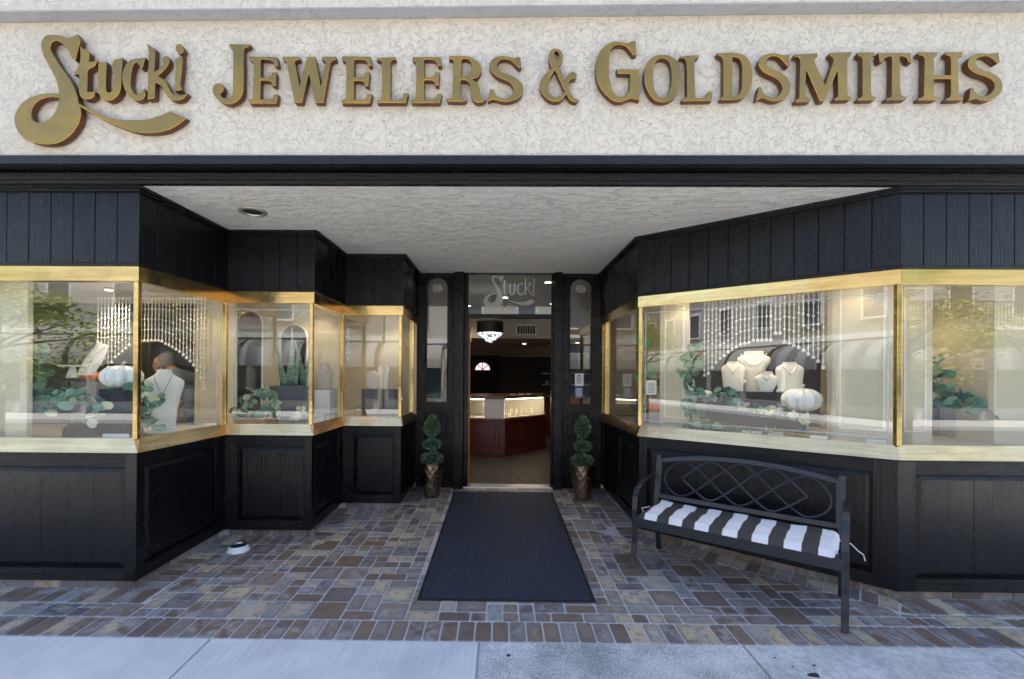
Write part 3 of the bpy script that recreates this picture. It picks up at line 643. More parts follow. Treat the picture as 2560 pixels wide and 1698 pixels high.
wl=side(xl0,xl1,xu(1064.8),xu(1118.4),695.2,1006.3,xu(1061),xu(1117.6),0)
wr=side(xr0,xr1,xu(1422.6),xu(1477),697,1009,xu(1419),xu(1474),1)
for (a,b_) in ((1135.2,1159.7),(1381.7,1402.3)):
    mb=MB(); mb.box(xu(a),YD-.11,ZF-.02,xu(b_),YD+.04,zt); dput(mb,'door_post',M['wood'],bevel=.004)
jL0,jL1,jR0,jR1=xu(1160),xu(1169.5),xu(1377),xu(1381.4)
for a,b_ in ((jL0,jL1),(jR0,jR1)):
    mb=MB(); mb.box(a,YD-.05,ZF-.01,b_,YD+.06,zt); dput(mb,'door_jamb',M['wood'],bevel=.003)
mb=MB(); mb.box(jL1,YD-.045,zv(796),jR0,YD+.05,zv(786.5)); dput(mb,'transom_bar',M['woodx'],bevel=.003)
mb=MB(); mb.box(jL1,YD-.045,zv(687),jR0,YD+.05,zt); dput(mb,'head_board',M['woodx'])
mb=MB(); mb.box(jL1,YD-.004,zv(786.3),jR0,YD+.002,zv(687.2)); dput(mb,'transom_pane',M['glass'])
mb=MB(); mb.box(jL0,YD-.06,ZF-.012,jR1,YD+.12,ZF+.014); dput(mb,'threshold',M['steel'],bevel=.004)
# frosted shop name and number on the transom
cx,cz=xu(1272),zv(731)
allp=[(u,v) for k in ('cS','swash','ct','cu','cc','ck','ci','dot') for lp in outline(k) for u,v,c in lp]
mu=(min(p[0] for p in allp)+max(p[0] for p in allp))/2; mv=(min(p[1] for p in allp)+max(p[1] for p in allp))/2
sc=(xu(1336)-xu(1204))/(max(p[0] for p in allp)-min(p[0] for p in allp))
for qi,k in enumerate(('cS','swash','ct','cu','cc','ck','ci','dot')):
    lps=[[((u-mu)*sc+cx-.12,(mv-v)*sc+cz,c) for u,v,c in lp] for lp in outline(k)]
    me=glyph_mesh('frosted_letter',lps,.0004,.0,[M['frost']]); o=link(bpy.data.objects.new('frosted_letter',me)); o.parent=dw; o.location=(0,-.0052-.0006*(qi%2),0)
def text_mesh(s,size,m,depth=.0005,align='CENTER'):
    cu=bpy.data.curves.new('t','FONT'); cu.body=s; cu.size=size; cu.extrude=depth; cu.align_x=align; cu.resolution_u=3
    ob=bpy.data.objects.new('t',cu); link(ob); dg=bpy.context.evaluated_depsgraph_get(); me=bpy.data.meshes.new_from_object(ob.evaluated_get(dg))
    bpy.data.objects.remove(ob); bpy.data.curves.remove(cu); me.transform(Matrix.Rotation(math.pi/2,4,'X')); me.materials.clear(); me.materials.append(m); return me
o=inst(text_mesh('148',.115,M['frost']),'street_number',dw,(xu(1267)-.12,-.006,zv(778)))
# frosted line in the arched panes, the rose on top
for wn,(a,b_) in ((wl,(1064.8,1118.4)),(wr,(1422.6,1477))):
    c_=(xu(a)+xu(b_))/2; mb=MB()
    for j in range(6):
        an=j*math.pi/3; k=len(mb.v); mb.v+=[(c_+.05*math.cos(an)+.03*math.cos(q*.9),YD-.0015-.0002*j,zv(722)+.03*math.sin(an)+.03*math.sin(q*.9)) for q in range(7)]; mb.f.append(list(range(k,k+7)))
    dput(mb,'etched_rose',M['frost'],wn)
# notices taped inside the right arched window
def notice(x0,x1,z0,z1,m,lab,lines,tc):
    t=empty('notice',((x0+x1)/2,YD-.0035,z0),lab,'notice'); mb=MB(); mb.box(-(x1-x0)/2,0,0,(x1-x0)/2,.0012,z1-z0).build('sheet',m,t)
    mb=MB(); h=z1-z0; wv=x1-x0
    for k in range(lines):
        zz=h*(.84-.7*k/lines); ln=wv*(.36 if k else .25)*random.uniform(.8,1)
        mb.box(-ln,-.0006,zz-.0035,ln,-.0001,zz+.0025 if k else zz+.010)
    mb.build('printed_text',tc,t)
notice(xu(1437),xu(1458),zv(964),zv(933),M['paper'],'pale notice sheet in the right arched window, the upper of two',9,plain('ink',(.1,.1,.12),.8))
notice(xu(1438),xu(1456),zv(993),zv(968.5),plain('blue_card',(.25,.30,.45),.7),'blue bordered card below the notice in the right arched window',4,plain('ink2',(.7,.75,.85),.8))
# open door leaf, seen edge-on
dl=empty('door_leaf',(xu(1170)-.022,YD+.062,ZF),'varnished orange-brown edge of the door swung open inwards on the left','door')
mb=MB(); mb.box(0,0,.01,.045,1.0,zv(796)-ZF-.01); mb.build('leaf',M['orangewood'],dl,bevel=.003); dl.rotation_euler.z=.075
mb=MB(); 
for z in (.25,1.05,1.85): MB().box(.046,-.0,z,.052,.03,z+.1).build('hinge',M['brass'],dl)

# ================================================================ SHOP INTERIOR
def struct(mb,nm,m): o=mb.build(nm,m); o['kind']='structure'; return o
M['iwall']=mat('interior_wall',(.52,.46,.36),.8); M['iceil']=mat('interior_ceiling',(.55,.52,.46),.85)
fm=mat('plank_floor',(.2,.16,.13),.5,spec=.25); M['pfloor']=fm
v=coords(fm,'World',(18,1.2,1)); br=N(fm,'TexBrick'); br.inputs['Scale'].default_value=1; br.inputs['Mortar Size'].default_value=.004; br.inputs['Brick Width'].default_value=.9; br.inputs['Row Height'].default_value=.13
br.inputs['Color1'].default_value=(.020,.016,.014,1); br.inputs['Color2'].default_value=(.045,.036,.030,1); br.inputs['Mortar'].default_value=(.006,.006,.006,1); L(fm,coords(fm,'World'),br.inputs['Vector'])
setc(fm,mix(fm,ramp(fm,noise(fm,coords(fm,'World',(3,22,1)),3,5,.6),[(.45,0),(.75,.8)]),br.outputs['Color'],(.20,.175,.155))); 
struct(MB().box(-6.9,3.3,ZF-.2,6.9,15.5,ZF-.001) if False else MB().box(-6.9,5.93,ZF-.1,6.9,15.5,ZF),'interior_floor',M['pfloor'])
struct(MB().box(-6.9,3.4,-.3,6.9,5.93,-.28),'crawl_floor',M['dark'])
ZI=2.86
struct(MB().box(-6.95,5.86,ZI,6.95,9.4,ZI+.1),'interior_ceiling',M['iceil'])
struct(MB().box(-6.9,3.4,ZI,-2.6,5.859,ZI+.1),'interior_ceiling',M['iceil']); struct(MB().box(2.9,3.4,ZI,6.9,5.859,ZI+.1),'interior_ceiling',M['iceil'])
struct(MB().box(-6.95,9.4,P(1280,846,9.4).z,6.95,9.5,ZI+.1),'ceiling_bulkhead',M['iceil'])
zl=P(1280,846,9.4).z
struct(MB().box(-6.95,9.5,zl,6.95,15.5,zl+.1),'lower_ceiling',M['iceil'])
struct(MB().box(-7,3.1,-.5,-6.9,15.5,5.6),'side_wall',M['iwall']); struct(MB().box(6.9,3.1,-.5,7,15.5,5.6),'side_wall',M['iwall'])
struct(MB().box(-7,15.5,-.5,7,15.6,5.6),'back_wall',M['dark'])
struct(MB().box(-7,3.19,3.2,7,15.6,3.3),'roof',M['dark'])
# curved soffit wall (tan) above dark cabinets
mb=MB(); n=10; yc=12.6
for k in range(n):
    u0,u1=1248+(1420-1248)*k/n,1248+(1420-1248)*(k+1)/n
    f=lambda q: 12.9-.9*math.sin(math.pi*.5*min(1,(q-1248)/130))
    y0,y1=f(u0),f(u1); x0,x1=P(u0,900,y0).x,P(u1,900,y1).x; zb=2.0
    mb.hexa([(x0,y0,zb),(x1,y1,zb),(x1,y1+.1,zb),(x0,y0+.1,zb),(x0,y0,zl),(x1,y1,zl),(x1,y1+.1,zl),(x0,y0+.1,zl)])
struct(mb,'curved_soffit',M['tanwall'])
struct(MB().box(-4,13.2,1.98,P(1248,900,13.2).x,13.3,zl),'rear_soffit',M['tanwall'])
cb=empty('wall_cabinet',(.9,12.3,0),'tall dark cherry wall cabinet at the back of the shop, right of the fan-window door','cabinet')
mb=MB(); mb.box(-.9,0,0,3,.6,2.0); mb.build('carcass',M['dark'],cb)
for z in (.95,1.25,1.55): MB().box(.25,-.03,z,2.4,-.001,z+.02).build('shelf_edge',M['steel'],cb)
for k in range(7): MB().box(.35+.2*k,-.03,1.27,.43+.2*k,-.002,1.27+random.uniform(.05,.16)).build('shelf_item',plain('shelf_goods%d'%(k%3),[(.5,.3,.28),(.5,.48,.45),(.25,.12,.1)][k%3]),cb)
# rear door with the fan light
rdx=P(1207,900,13.19).x
rd_=empty('rear_door',(rdx,13.15,ZF),'dark rear door with a half-round fan window, seen through the open doorway','door')
MB().box(-.52,0,0,.52,.05,1.98).build('leaf',M['dark'],rd_)
fz=P(1207,925,13.1).z-ZF; rr=.22
mb=MB(); m_=12; k0=[(rr*math.cos(math.pi*k/m_),-.01,fz+rr*math.sin(math.pi*k/m_)*1.0) for k in range(m_+1)]; mb.v=k0+[(x,-.002,z) for x,y,z in k0]; q=m_+1; mb.f=[list(range(q)),list(range(2*q-1,q-1,-1))]+[[i,(i+1)%q,q+(i+1)%q,q+i] for i in range(q)]
mb.build('fan_pane',mat('lit_fan_glass',(.8,.6,.6),.3,emit=(.8,.55,.55),estr=.55),rd_)
mb=MB()
for a in (.25,.5,.75): 
    an=math.pi*a; mb.tube([(0,-.014,fz),(rr*math.cos(an),-.014,fz+rr*math.sin(an))],.012,5)
mb.tube([(rr*math.cos(math.pi*k/12),-.014,fz+rr*math.sin(math.pi*k/12)) for k in range(13)],.012,5)
mb.build('fan_glazing_bars',M['dark'],rd_)
# long dark counters behind
bc=empty('rear_counter',(.1,10.6,0),'long dark red counter behind the glass display counter','counter')
MB().box(-2.5,0,ZF,2.6,.6,.98).build('carcass',M['cherry'],bc); MB().box(-2.55,-.03,.981,2.65,.63,1.02).build('counter_top',M['cherry'],bc)
# glazed display counter
ct=empty('display_counter',(.11,8.0,ZF),'cherry wood jewellery counter with a lit glass case, inside the doorway','counter')
c0_=[Vector((-.85,.0)),Vector((.0,.0)),Vector((.80,.86)),Vector((.80,1.6)),Vector((-.85,1.0))]
def prism(mb,pl,z0,z1):
    n=len(pl); k=len(mb.v); mb.v+=[(p.x,p.y,z0) for p in pl]+[(p.x,p.y,z1) for p in pl]
    mb.f.append([k+i for i in reversed(range(n))]); mb.f.append([k+n+i for i in range(n)])
    for i in range(n): mb.f.append([k+i,k+(i+1)%n,k+n+(i+1)%n,k+n+i])
    return mb
def grow(pl,d):
    c=sum(pl,Vector((0,0)))/len(pl); return [p+(p-c).normalized()*d for p in pl]
prism(MB(),c0_,0.02,.60).build('base',M['cherry'],ct); prism(MB(),grow(c0_,.03),0,.09).build('plinth',M['cherry'],ct,bevel=.006)
prism(MB(),grow(c0_,.04),.602,.66).build('waist_moulding',M['cherry'],ct,bevel=.01)
prism(MB(),grow(c0_,-.03),.662,.672).build('case_deck',M['velvet'],ct)
prism(MB(),grow(c0_,.03),1.0,1.05).build('case_top',plain('case_top_wood',(.13,.06,.025),.3),ct,bevel=.005)
cp=[c0_[0],c0_[1],c0_[2]]
for k in range(2):
    a,b_=cp[k],cp[k+1]; n_=Vector(((b_-a).y,-(b_-a).x)).normalized()*.004
    prism(MB(),[a,b_,b_-n_,a-n_],.661,.999).build('case_pane',M['glass'],ct)
    # raised panels on the base
    d=(b_-a); e=Vector((d.y,-d.x)).normalized()
    for (f0,f1,zz0,zz1,dd) in ((.12,.88,.16,.54,.012),(.2,.8,.21,.49,.02)):
        if k==0: f0,f1=max(f0,.45),min(f1,.92)
        p0,p1=a+d*f0,a+d*f1; mb=MB(); prism(mb,[p0+e*dd,p1+e*dd,p1,p0],zz0,zz1); mb.build('raised_panel',M['cherry'],ct,bevel=.006)
MB().box(-.85,.98,.672,.78,1.0,.999).build('case_back',M['velvet'],ct)
lm=mat('case_lamp',(1,1,1),.5,emit=(1,.86,.62),estr=8)
MB().box(-.8,.05,.985,-.02,.07,.995).build('lamp_strip',lm,ct)
prism(MB(),[Vector((.03,.09)),Vector((.74,.85)),Vector((.72,.87)),Vector((.01,.11))],.985,.995).build('lamp_strip',lm,ct)
MB().box(-.36,-.012,.665,-.02,-.006,1.0).build('white_drape',M['paper'],ct)
for k in range(6):
    q=Vector((.05,.12)).lerp(Vector((.66,.78)),k/6)+Vector((-.04,.05)); MB().lathe([(.035,0),(.045,.04),(.03,.08),(.018,.13)],(q.x,q.y,.673),8,sy=.5).build('jewellery_stand',M['velvet'],ct)
for k in range(3): MB().box(.1+.15*k,.35+.15*k,1.051,.2+.15*k,.42+.15*k,1.075).build('counter_tray',M['white'],ct)
# chandelier
chx=P(1225,830,7.2); ch=empty('chandelier',(chx.x,7.2,P(1225,857,7.2).z),'black drum chandelier with a cone of clear crystals, hanging inside the doorway','chandelier')
ztp=P(1225,805,7.2).z-ch.location.z; zm=P(1225,833,7.2).z-ch.location.z; rr=(P(1259,830,7.2).x-P(1192,830,7.2).x)/2
mb=MB(); mb.lathe([(rr,zm),(rr*1.0,ztp)],(0,0,0),28,cap=False); mb.lathe([(rr*.97,zm),(rr*.97,ztp)],(0,0,0),28,cap=False); mb.build('drum_shade',plain('black_lace',(.008,.008,.008),.4),ch,smooth=True)
MB().lathe([(rr*.96,0),(rr*.96,.006)],(0,0,zm+.012),24).build('diffuser',mat('chandelier_light',(1,1,1),.4,emit=(.95,.97,1),estr=.6),ch)
crm=mat('crystal',(.9,.93,1),.05,spec=1,emit=(.8,.9,1),estr=.10); cme=MB().lathe([(0.001,-.016),(.012,-.003),(.012,.003),(.001,.014)],n=5,cap=False).mesh('crystal',crm)
for k in range(150):
    f=random.random()**.6; a=random.uniform(0,6.283); r_=rr*.93*f; z_=zm-(zm)*(1-f**1.5)*.98*random.uniform(.75,1)
    inst(cme,'crystal',ch,(r_*math.cos(a),r_*math.sin(a),z_),(random.random(),random.random(),a),(random.uniform(.8,1.5),)*3)
MB().tube([(0,0,ztp),(0,0,ZI-ch.location.z)],.006).build('stem',M['steel'],ch)
# vent on the bulkhead
vx0,vx1,vz0,vz1=P(1290,837,9.39).x,P(1341,837,9.39).x,P(1310,838.5,9.39).z,P(1310,811,9.39).z
vn=empty('air_vent',((vx0+vx1)/2,9.395,vz0),'pale slotted air vent on the bulkhead inside the shop','vent'); W_=(vx1-vx0)/2; H_=vz1-vz0
mb=MB(); mb.box(-W_,-.02,0,W_,-.001,.03); mb.box(-W_,-.02,H_-.03,W_,-.001,H_); mb.box(-W_,-.02,.0302,-W_+.03,-.001,H_-.0302); mb.box(W_-.03,-.02,.0302,W_,-.001,H_-.0302); mb.build('frame',M['white'],vn)
MB().box(-W_+.03,-.004,.03,W_-.03,-.001,H_-.03).build('backing',M['blackc'],vn)
for k in range(6):
    x=-W_+.03+(k+1)*(2*W_-.06)/7; MB().box(x-.007,-.018,.0301,x+.007,-.0045,H_-.0301).build('louvre',M['white'],vn)
# recessed lamps: (x,y,z)
dlm=mat('downlight_lamp',(1,1,1),.5,emit=(1,.85,.62),estr=8)
def downlight(x,y,z,lab,power=0,r=.06,lit=True,col=(1,.82,.6),grp=None,spot=R(120)):
    t=empty('downlight',(x,y,z),lab,'ceiling light',grp)
    MB().lathe([(r*1.35,-.006),(r*1.35,0),(r,0),(r,-.006)],n=20,cap=False).build('trim_ring',M['white'],t,smooth=True)
    mb=MB(); mb.lathe([(r*.98,-.001),(r*.9,.0)],n=20); mb.build('lamp',dlm if lit else M['blackc'],t)
    if power:
        ld=bpy.data.lights.new('downlight','SPOT'); ld.energy=power; ld.color=col; ld.spot_size=spot; ld.spot_blend=.6; ld.shadow_soft_size=.04
        lo=link(bpy.data.objects.new('lamp_light',ld)); lo.parent=t; lo.location=(0,0,-.03)
    return t
gi='recessed ceiling lights inside the shop'
for x,y,lb in ((-.5,6.5,'just inside the door, on the left'),(.7,6.6,'just inside the door, on the right'),(.1,7.9,'straight above the display counter'),(1.0,8.6,'right of the air vent'),(-1.5,7.6,'far to the left of the chandelier'),(-.6,8.9,'behind the chandelier, before the bulkhead')):
    downlight(x,y,ZI-.002,'small lit recessed ceiling light inside the shop, '+lb,5,.045,True,grp=gi)
for x,y,lb in ((-.9,10.2,'leftmost'),(.6,11,'middle'),(1.8,10.5,'rightmost')):
    downlight(x,y,zl-.002,lb+' of the three small lit recessed lights in the lower rear ceiling of the shop',3,.045,True,grp='recessed lights in the lower rear ceiling')
downlight(-3.45,4.95,ZI-.002,'unseen recessed ceiling light added to brighten the man in the left window',70,.05,True)  # unseen light added only to brighten the man
# recessed can in the entry ceiling (unlit)
pc=P(632,528,1); d=pc-Vector((0,0,CZ)); tt=(Z_C-CZ)/d.z; pc=Vector((0,0,CZ))+d*tt
t=empty('recessed_can',(pc.x,pc.y,Z_C),'unlit black recessed downlight with a pale trim ring in the entry ceiling','ceiling light')
MB().lathe([(.105,-.0005),(.103,-.012),(.078,-.014),(.074,-.004)],n=32,cap=False).build('trim_ring',plain('dull_trim',(.45,.43,.36),.35,metal=.6),t,smooth=True)
MB().lathe([(.0745,-.003),(.05,-.0005)],n=32).build('baffle',M['blackc'],t)
# ================================================================ PAVING TILES (tumbled, three sizes)
U=.1016; GAP=.0055
def tile_mesh(pl,name='paving_tile',m=None):
    """pl: convex polygon, local coords; rounded corners, chamfered top"""
    out=[]; n=len(pl)
    for i,p in enumerate(pl):
        a,c=pl[i-1],pl[(i+1)%n]; k=.009
        da,dc=(a-p),(c-p)
        out.append(p+da.normalized()*min(k,da.length*.3)); out.append(p+dc.normalized()*min(k,dc.length*.3))
    c=sum(out,Vector((0,0)))/len(out); mb=MB(); q=len(out)
    ins=[p+(c-p).normalized()*.005 for p in out]
    mb.v=[(p.x,p.y,-.03) for p in out]+[(p.x,p.y,-.0035) for p in out]+[(p.x,p.y,0) for p in ins]
    for lvl in range(2):
        for i in range(q): mb.f.append([lvl*q+i,lvl*q+(i+1)%q,(lvl+1)*q+(i+1)%q,(lvl+1)*q+i])
    mb.f.append([2*q+i for i in range(q)])
    return mb
def rect(x0,y0,x1,y1): return [Vector((x0,y0)),Vector((x1,y0)),Vector((x1,y1)),Vector((x0,y1))]
def clip(pl,n,d):     # keep n.p <= d
    r=[]
    for i in range(len(pl)):
        a,b=pl[i],pl[(i+1)%len(pl)]; fa,fb=n.dot(a)-d,n.dot(b)-d
        if fa<=0: r.append(a)
        if fa*fb<0: r.append(a.lerp(b,fa/(fa-fb)))
    return r
def area(pl): return abs(sum(pl[i].x*pl[(i+1)%len(pl)].y-pl[(i+1)%len(pl)].x*pl[i].y for i in range(len(pl))))/2
tiles=[]
def addt(pl):
    if len(pl)<3 or area(pl)<.0012: return
    c=sum(pl,Vector((0,0)))/len(pl)
    if -.50<c.x<.62 and 3.16<c.y<5.5: return      # under the mat
    if abs(c.x)>c.y*1.13+.25: return
    tiles.append((c,[p+(c-p).normalized()*0 for p in pl]))
def shrink(pl,g=GAP):
    c=sum(pl,Vector((0,0)))/len(pl); n=len(pl); r=[]
    ns=[]
    for i in range(n):
        d=(pl[(i+1)%n]-pl[i]).normalized(); ns.append(Vector((-d.y,d.x)))
    for i in range(n):
        a,b=ns[i-1],ns[i]; m=(a+b)/(1+a.dot(b)+1e-6); r.append(pl[i]+m*g)
    return r
# kerb soldier course
x=-4.4
while x<4.4: addt(rect(x,YE,x+U,YE+2*U)); x+=U
# courses along the walls
def course(poly,i,s0=0,s1=0):
    Ls=(poly[i+1]-poly[i]).length; n=max(1,round((Ls+s0+s1)/U)); d=(poly[i+1]-poly[i]).normalized(); nn=normals(poly)[i]
    for k in range(n):
        a=-s0+(Ls+s0+s1)*k/n; b=-s0+(Ls+s0+s1)*(k+1)/n
        p=poly[i]; pl=[p+d*a-nn*.052,p+d*b-nn*.052,p+d*b+nn*.15,p+d*a+nn*.15]
        if area(pl)>0: addt(pl[::-1])
course(PL,0,0,.148); course(PL,1,.05,-.148); course(PL,2,.05,.148); course(PL,3,.05,-.148); course(PL,4,.05,.148); course(PL,5,.05,0)
course(PR,0,0,-.0); course(PR,1,0,0); course(PR,2,0,0)
for j_ in (1,2):
    n1_,n2_=normals(PR)[j_-1],normals(PR)[j_]; p_=PR[j_]; addt([p_+(n1_+n2_)*.01,p_+n1_*.15,p_+(n1_+n2_)*.5*.158,p_+n2_*.15])
nd=normals(PR)[1]; dd=nd.dot(PR[1]+nd*.152)
gx,gy=-.17,YE+2*U; occ=set(); rnd=random.Random(11)
for j in range(0,31):
    for i in range(-44,46):
        if (i,j) in occ: continue
        r=rnd.random(); fr=lambda *c: all(q not in occ for q in c)
        top=(j%31)
        if r<.20 and fr((i+1,j),(i,j+1),(i+1,j+1)): w_,h_=2,2
        elif r<.47 and fr((i+1,j)): w_,h_=2,1
        elif r<.62 and fr((i,j+1)): w_,h_=1,2
        else: w_,h_=1,1
        for a in range(w_):
            for b in range(h_): occ.add((i+a,j+b))
        x0,y0=gx+i*U,gy+j*U; x1,y1=x0+w_*U,y0+h_*U; cx,cy=(x0+x1)/2,(y0+y1)/2
        xl=-9 if y0<2.95 else (-2.33 if y0<3.93 else (-1.518 if y0<4.73 else -.881))
        xr=9 if cy<2.95 else 1.128
        if y0<2.95 and cx<-2.33: y1=min(y1,2.977)
        elif y0<3.93 and cx<-1.518: y1=min(y1,3.942)
        elif y0<4.73 and cx<-.881: y1=min(y1,4.742)
        if cx>2.62: y1=min(y1,2.955)
        x0=max(x0,xl); 
        if cy>4.2: x1=min(x1,xr)
        y1=min(y1,YD-.03)
        if x1-x0<.02 or y1-y0<.02: continue
        pl=rect(x0,y0,x1,y1)
        # stay on the open side of the slanting wall course
        if cy<4.35 and cx<2.72: pl=clip(pl,-nd,-dd)
        addt(pl)
tiles.sort(key=lambda t:t[0].length)
cache={}; joined=MB(); cntT=0
for c,pl in tiles:
    s=shrink([p-c for p in pl])
    if cntT<300:
        key=tuple((round(p.x,3),round(p.y,3)) for p in s)
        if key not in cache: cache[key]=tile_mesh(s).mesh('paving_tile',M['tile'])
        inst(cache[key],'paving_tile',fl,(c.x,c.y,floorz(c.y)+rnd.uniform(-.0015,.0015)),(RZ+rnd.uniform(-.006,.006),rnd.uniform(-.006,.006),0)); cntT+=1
    else:
        mb=tile_mesh(s); k=len(joined.v); dz=rnd.uniform(-.0012,.0012)
        joined.v+=[(x+c.x,y+c.y,z+floorz(y+c.y)+dz) for x,y,z in mb.v]; joined.f+=[[a+k for a in f] for f in mb.f]
o=joined.build('far_paving_tile',M['tile_far'],fl); o['kind']='stuff'

# ================================================================ THINGS ON THE FLOOR
# mat
mx=[FL(1056,1503),FL(1499,1505),FL(1388,1227),FL(1139,1226)]
mcx=.06; mt=empty('doormat',(mcx,(3.04+5.58)/2,floorz((3.04+5.58)/2)),'long dark navy ribbed entrance mat with a black rubber edge, before the doorway','mat'); mt.rotation_euler.x=RZ
Wm,Lm=.60,1.26
mm=mat('mat_carpet',(.020,.024,.038),.9,spec=.3); vv=coords(mm,'Object',(60,60,1)); nz=noise(mm,vv,3,4,.7)
setc(mm,mix(mm,ramp(mm,nz,[(.4,0),(.65,1)]),mix(mm,N(mm,'NewGeometry').outputs['Random Per Island'],(.004,.005,.010),(.03,.038,.065)),(.10,.12,.18))); setn(mm,bump(mm,noise(mm,coords(mm,'Object',(90,60,1)),2,3),.8,.006))
MB().box(-Wm,-Lm,.001,Wm,Lm,.006).build('rubber_edge',plain('black_rubber',(.008,.008,.01),.6),mt,bevel=.003)
mb=MB(); nr=74; ww=(2*Wm-.05)/nr
for k in range(nr):
    x0=-Wm+.025+k*ww
    ny=26
    for j in range(ny):
        y0=-Lm+.022+(2*Lm-.044)*j/ny; y1=-Lm+.022+(2*Lm-.044)*(j+1)/ny-.001; h=.011+rnd.uniform(-.0012,.0012); dx=rnd.uniform(-.0008,.0008)
        n=len(mb.v); mb.v+=[(x0+.003+dx,y0,.0055),(x0+ww-.003+dx,y0,.0055),(x0+ww-.003+dx,y1,.0055),(x0+.003+dx,y1,.0055),(x0+ww*.3+dx,y0+.001,h),(x0+ww*.7+dx,y0+.001,h),(x0+ww*.7+dx,y1-.001,h),(x0+ww*.3+dx,y1-.001,h)]
        for f in ((4,5,6,7),(0,1,5,4),(1,2,6,5),(2,3,7,6),(3,0,4,7)): mb.f.append([n+q for q in f])
o=mb.build('carpet_rib',mm,mt); o['kind']='stuff'
# topiaries
bronze=brass('bronze_pot',(.34,.25,.17),.28,.03)
lfm=mat('topiary_leaf',(.05,.13,.085),.5,spec=.4); oi=N(lfm,'NewGeometry'); setc(lfm,ramp(lfm,oi.outputs['Random Per Island'],[(0,(.035,.07,.035)),(.5,(.08,.15,.075)),(.85,(.15,.25,.13)),(1,(.28,.38,.22))]))
def leafball(c,rx,rz,n,seed,cone=False):
    r=random.Random(seed); mb=MB()
    for k in range(n):
        z=r.uniform(-1,1); a=r.uniform(0,6.283); q=math.sqrt(max(0,1-z*z)); d=Vector((q*math.cos(a),q*math.sin(a),z))
        k_=(r.uniform(.62,1.06))
        f=1
        if cone: f=(1-.40*max(0,(z+.3)/1.3)**1.2)
        p=Vector((d.x*rx*k_*f,d.y*rx*k_*f,d.z*rz*k_))
        out=(d+Vector((r.uniform(-.5,.5),r.uniform(-.5,.5),r.uniform(-.2,.6)))).normalized()
        s=out.cross(Vector((r.uniform(-1,1),r.uniform(-1,1),r.uniform(-1,1)))).normalized(); l=r.uniform(.020,.034); w_=l*.32
        nn=out.cross(s)*.003
        b=Vector(c)+p
        mb.quad(b-out*l*.5,b+s*w_+nn,b+out*l*.5,b-s*w_+nn)
    return mb
def topiary(u,v,lab,ph):
    p=FL(u,v); t=empty('topiary',(p.x,p.y,p.z),lab,'potted plant','matching topiaries in bronze pots'); H=.40
    mb=MB(); n=12; rows=8
    prof=[.088,.100,.110,.118,.125,.130,.133,.134]
    for j in range(rows):
        for i in range(n):
            a=2*math.pi*(i+.5*(j%2)+ph)/n; mb.v.append((prof[j]*math.cos(a),prof[j]*math.sin(a),.01+(H-.03)*j/(rows-1)))
    for j in range(rows-1):
        for i in range(n):
            a,b=j*n+i,j*n+(i+1)%n; c_,d_=a+n,b+n
            if j%2==0: mb.f+=[[a,b,c_],[b,d_,c_]]
            else: mb.f+=[[a,b,d_],[a,d_,c_]]
    mb.f.append(list(range(n-1,-1,-1))); mb.build('pot',bronze,t)
    MB().lathe([(.084,0),(.09,.009)],n=24).build('pot_foot',bronze,t)
    MB().lathe([(.134,H-.022),(.142,H-.012),(.142,H),(.128,H),(.124,H-.03)],n=32,cap=False).build('pot_rim',bronze,t,smooth=True)
    MB().lathe([(.125,H-.035),(.1,H-.02)],n=20).build('soil',plain('soil',(.03,.02,.015),.9),t)
    MB().tube([(0,0,H-.03),(.003,0,H+.3),(0,0,H+.52)],.007,8).build('stem',plain('stem_bark',(.12,.10,.07),.8),t)
    for i,(z,rx,rz,n_,cn) in enumerate(((H+.05,.128,.078,1000,False),(H+.215,.112,.066,850,False),(H+.435,.102,.132,1150,True))):
        o=leafball((0,0,z),rx,rz,n_,i+int(u),cn).build('foliage_ball',lfm,t); o['kind']='stuff'
    return t
topiary(1079,1241,'three-ball green topiary in a faceted bronze pot, left of the doorway',0)
topiary(1456,1246,'three-ball green topiary in a faceted bronze pot, right of the doorway',.3)
# pet bowl
p=FL(596,1377); t=empty('pet_bowl',(p.x,p.y,p.z),'white pet water bowl with a steel inner dish on the tiles at the left','bowl')
MB().lathe([(.088,0),(.090,.006),(.072,.045),(.066,.048),(.064,.040)],n=32,cap=False).build('outer_bowl',M['white'],t,smooth=True)
MB().lathe([(.068,.049),(.071,.051),(.064,.047),(.05,.022),(.02,.016),(.001,.016)],n=32,cap=False).build('inner_dish',M['steel'],t,smooth=True)
MB().lathe([(.060,.0395),(.001,.0395)],n=32,cap=False).build('water',plain('water',(.02,.025,.03),.03),t)
# bench
bm_=mat('bench_paint',(.014,.016,.021),.34,spec=.5); setn(bm_,bump(bm_,noise(bm_,coords(bm_,'Object',(1,1,1)),180,2),.08,.002))
A=FL(1582,1420); Bq=FL(2112,1580); ctr=(A+Bq)/2
d2=Vector((Bq.x-A.x,Bq.y-A.y)).normalized(); ang=math.atan2(d2.y,d2.x)
half=(Vector((Bq.x-A.x,Bq.y-A.y)).length)/2
perp=Vector((-d2.y,d2.x))     # towards the wall
bn=empty('bench',(ctr.x+perp.x*.23,ctr.y+perp.y*.23,floorz(ctr.y)),'black metal park bench with an interlaced scroll back, against the right display window','bench'); bn.rotation_euler.z=ang
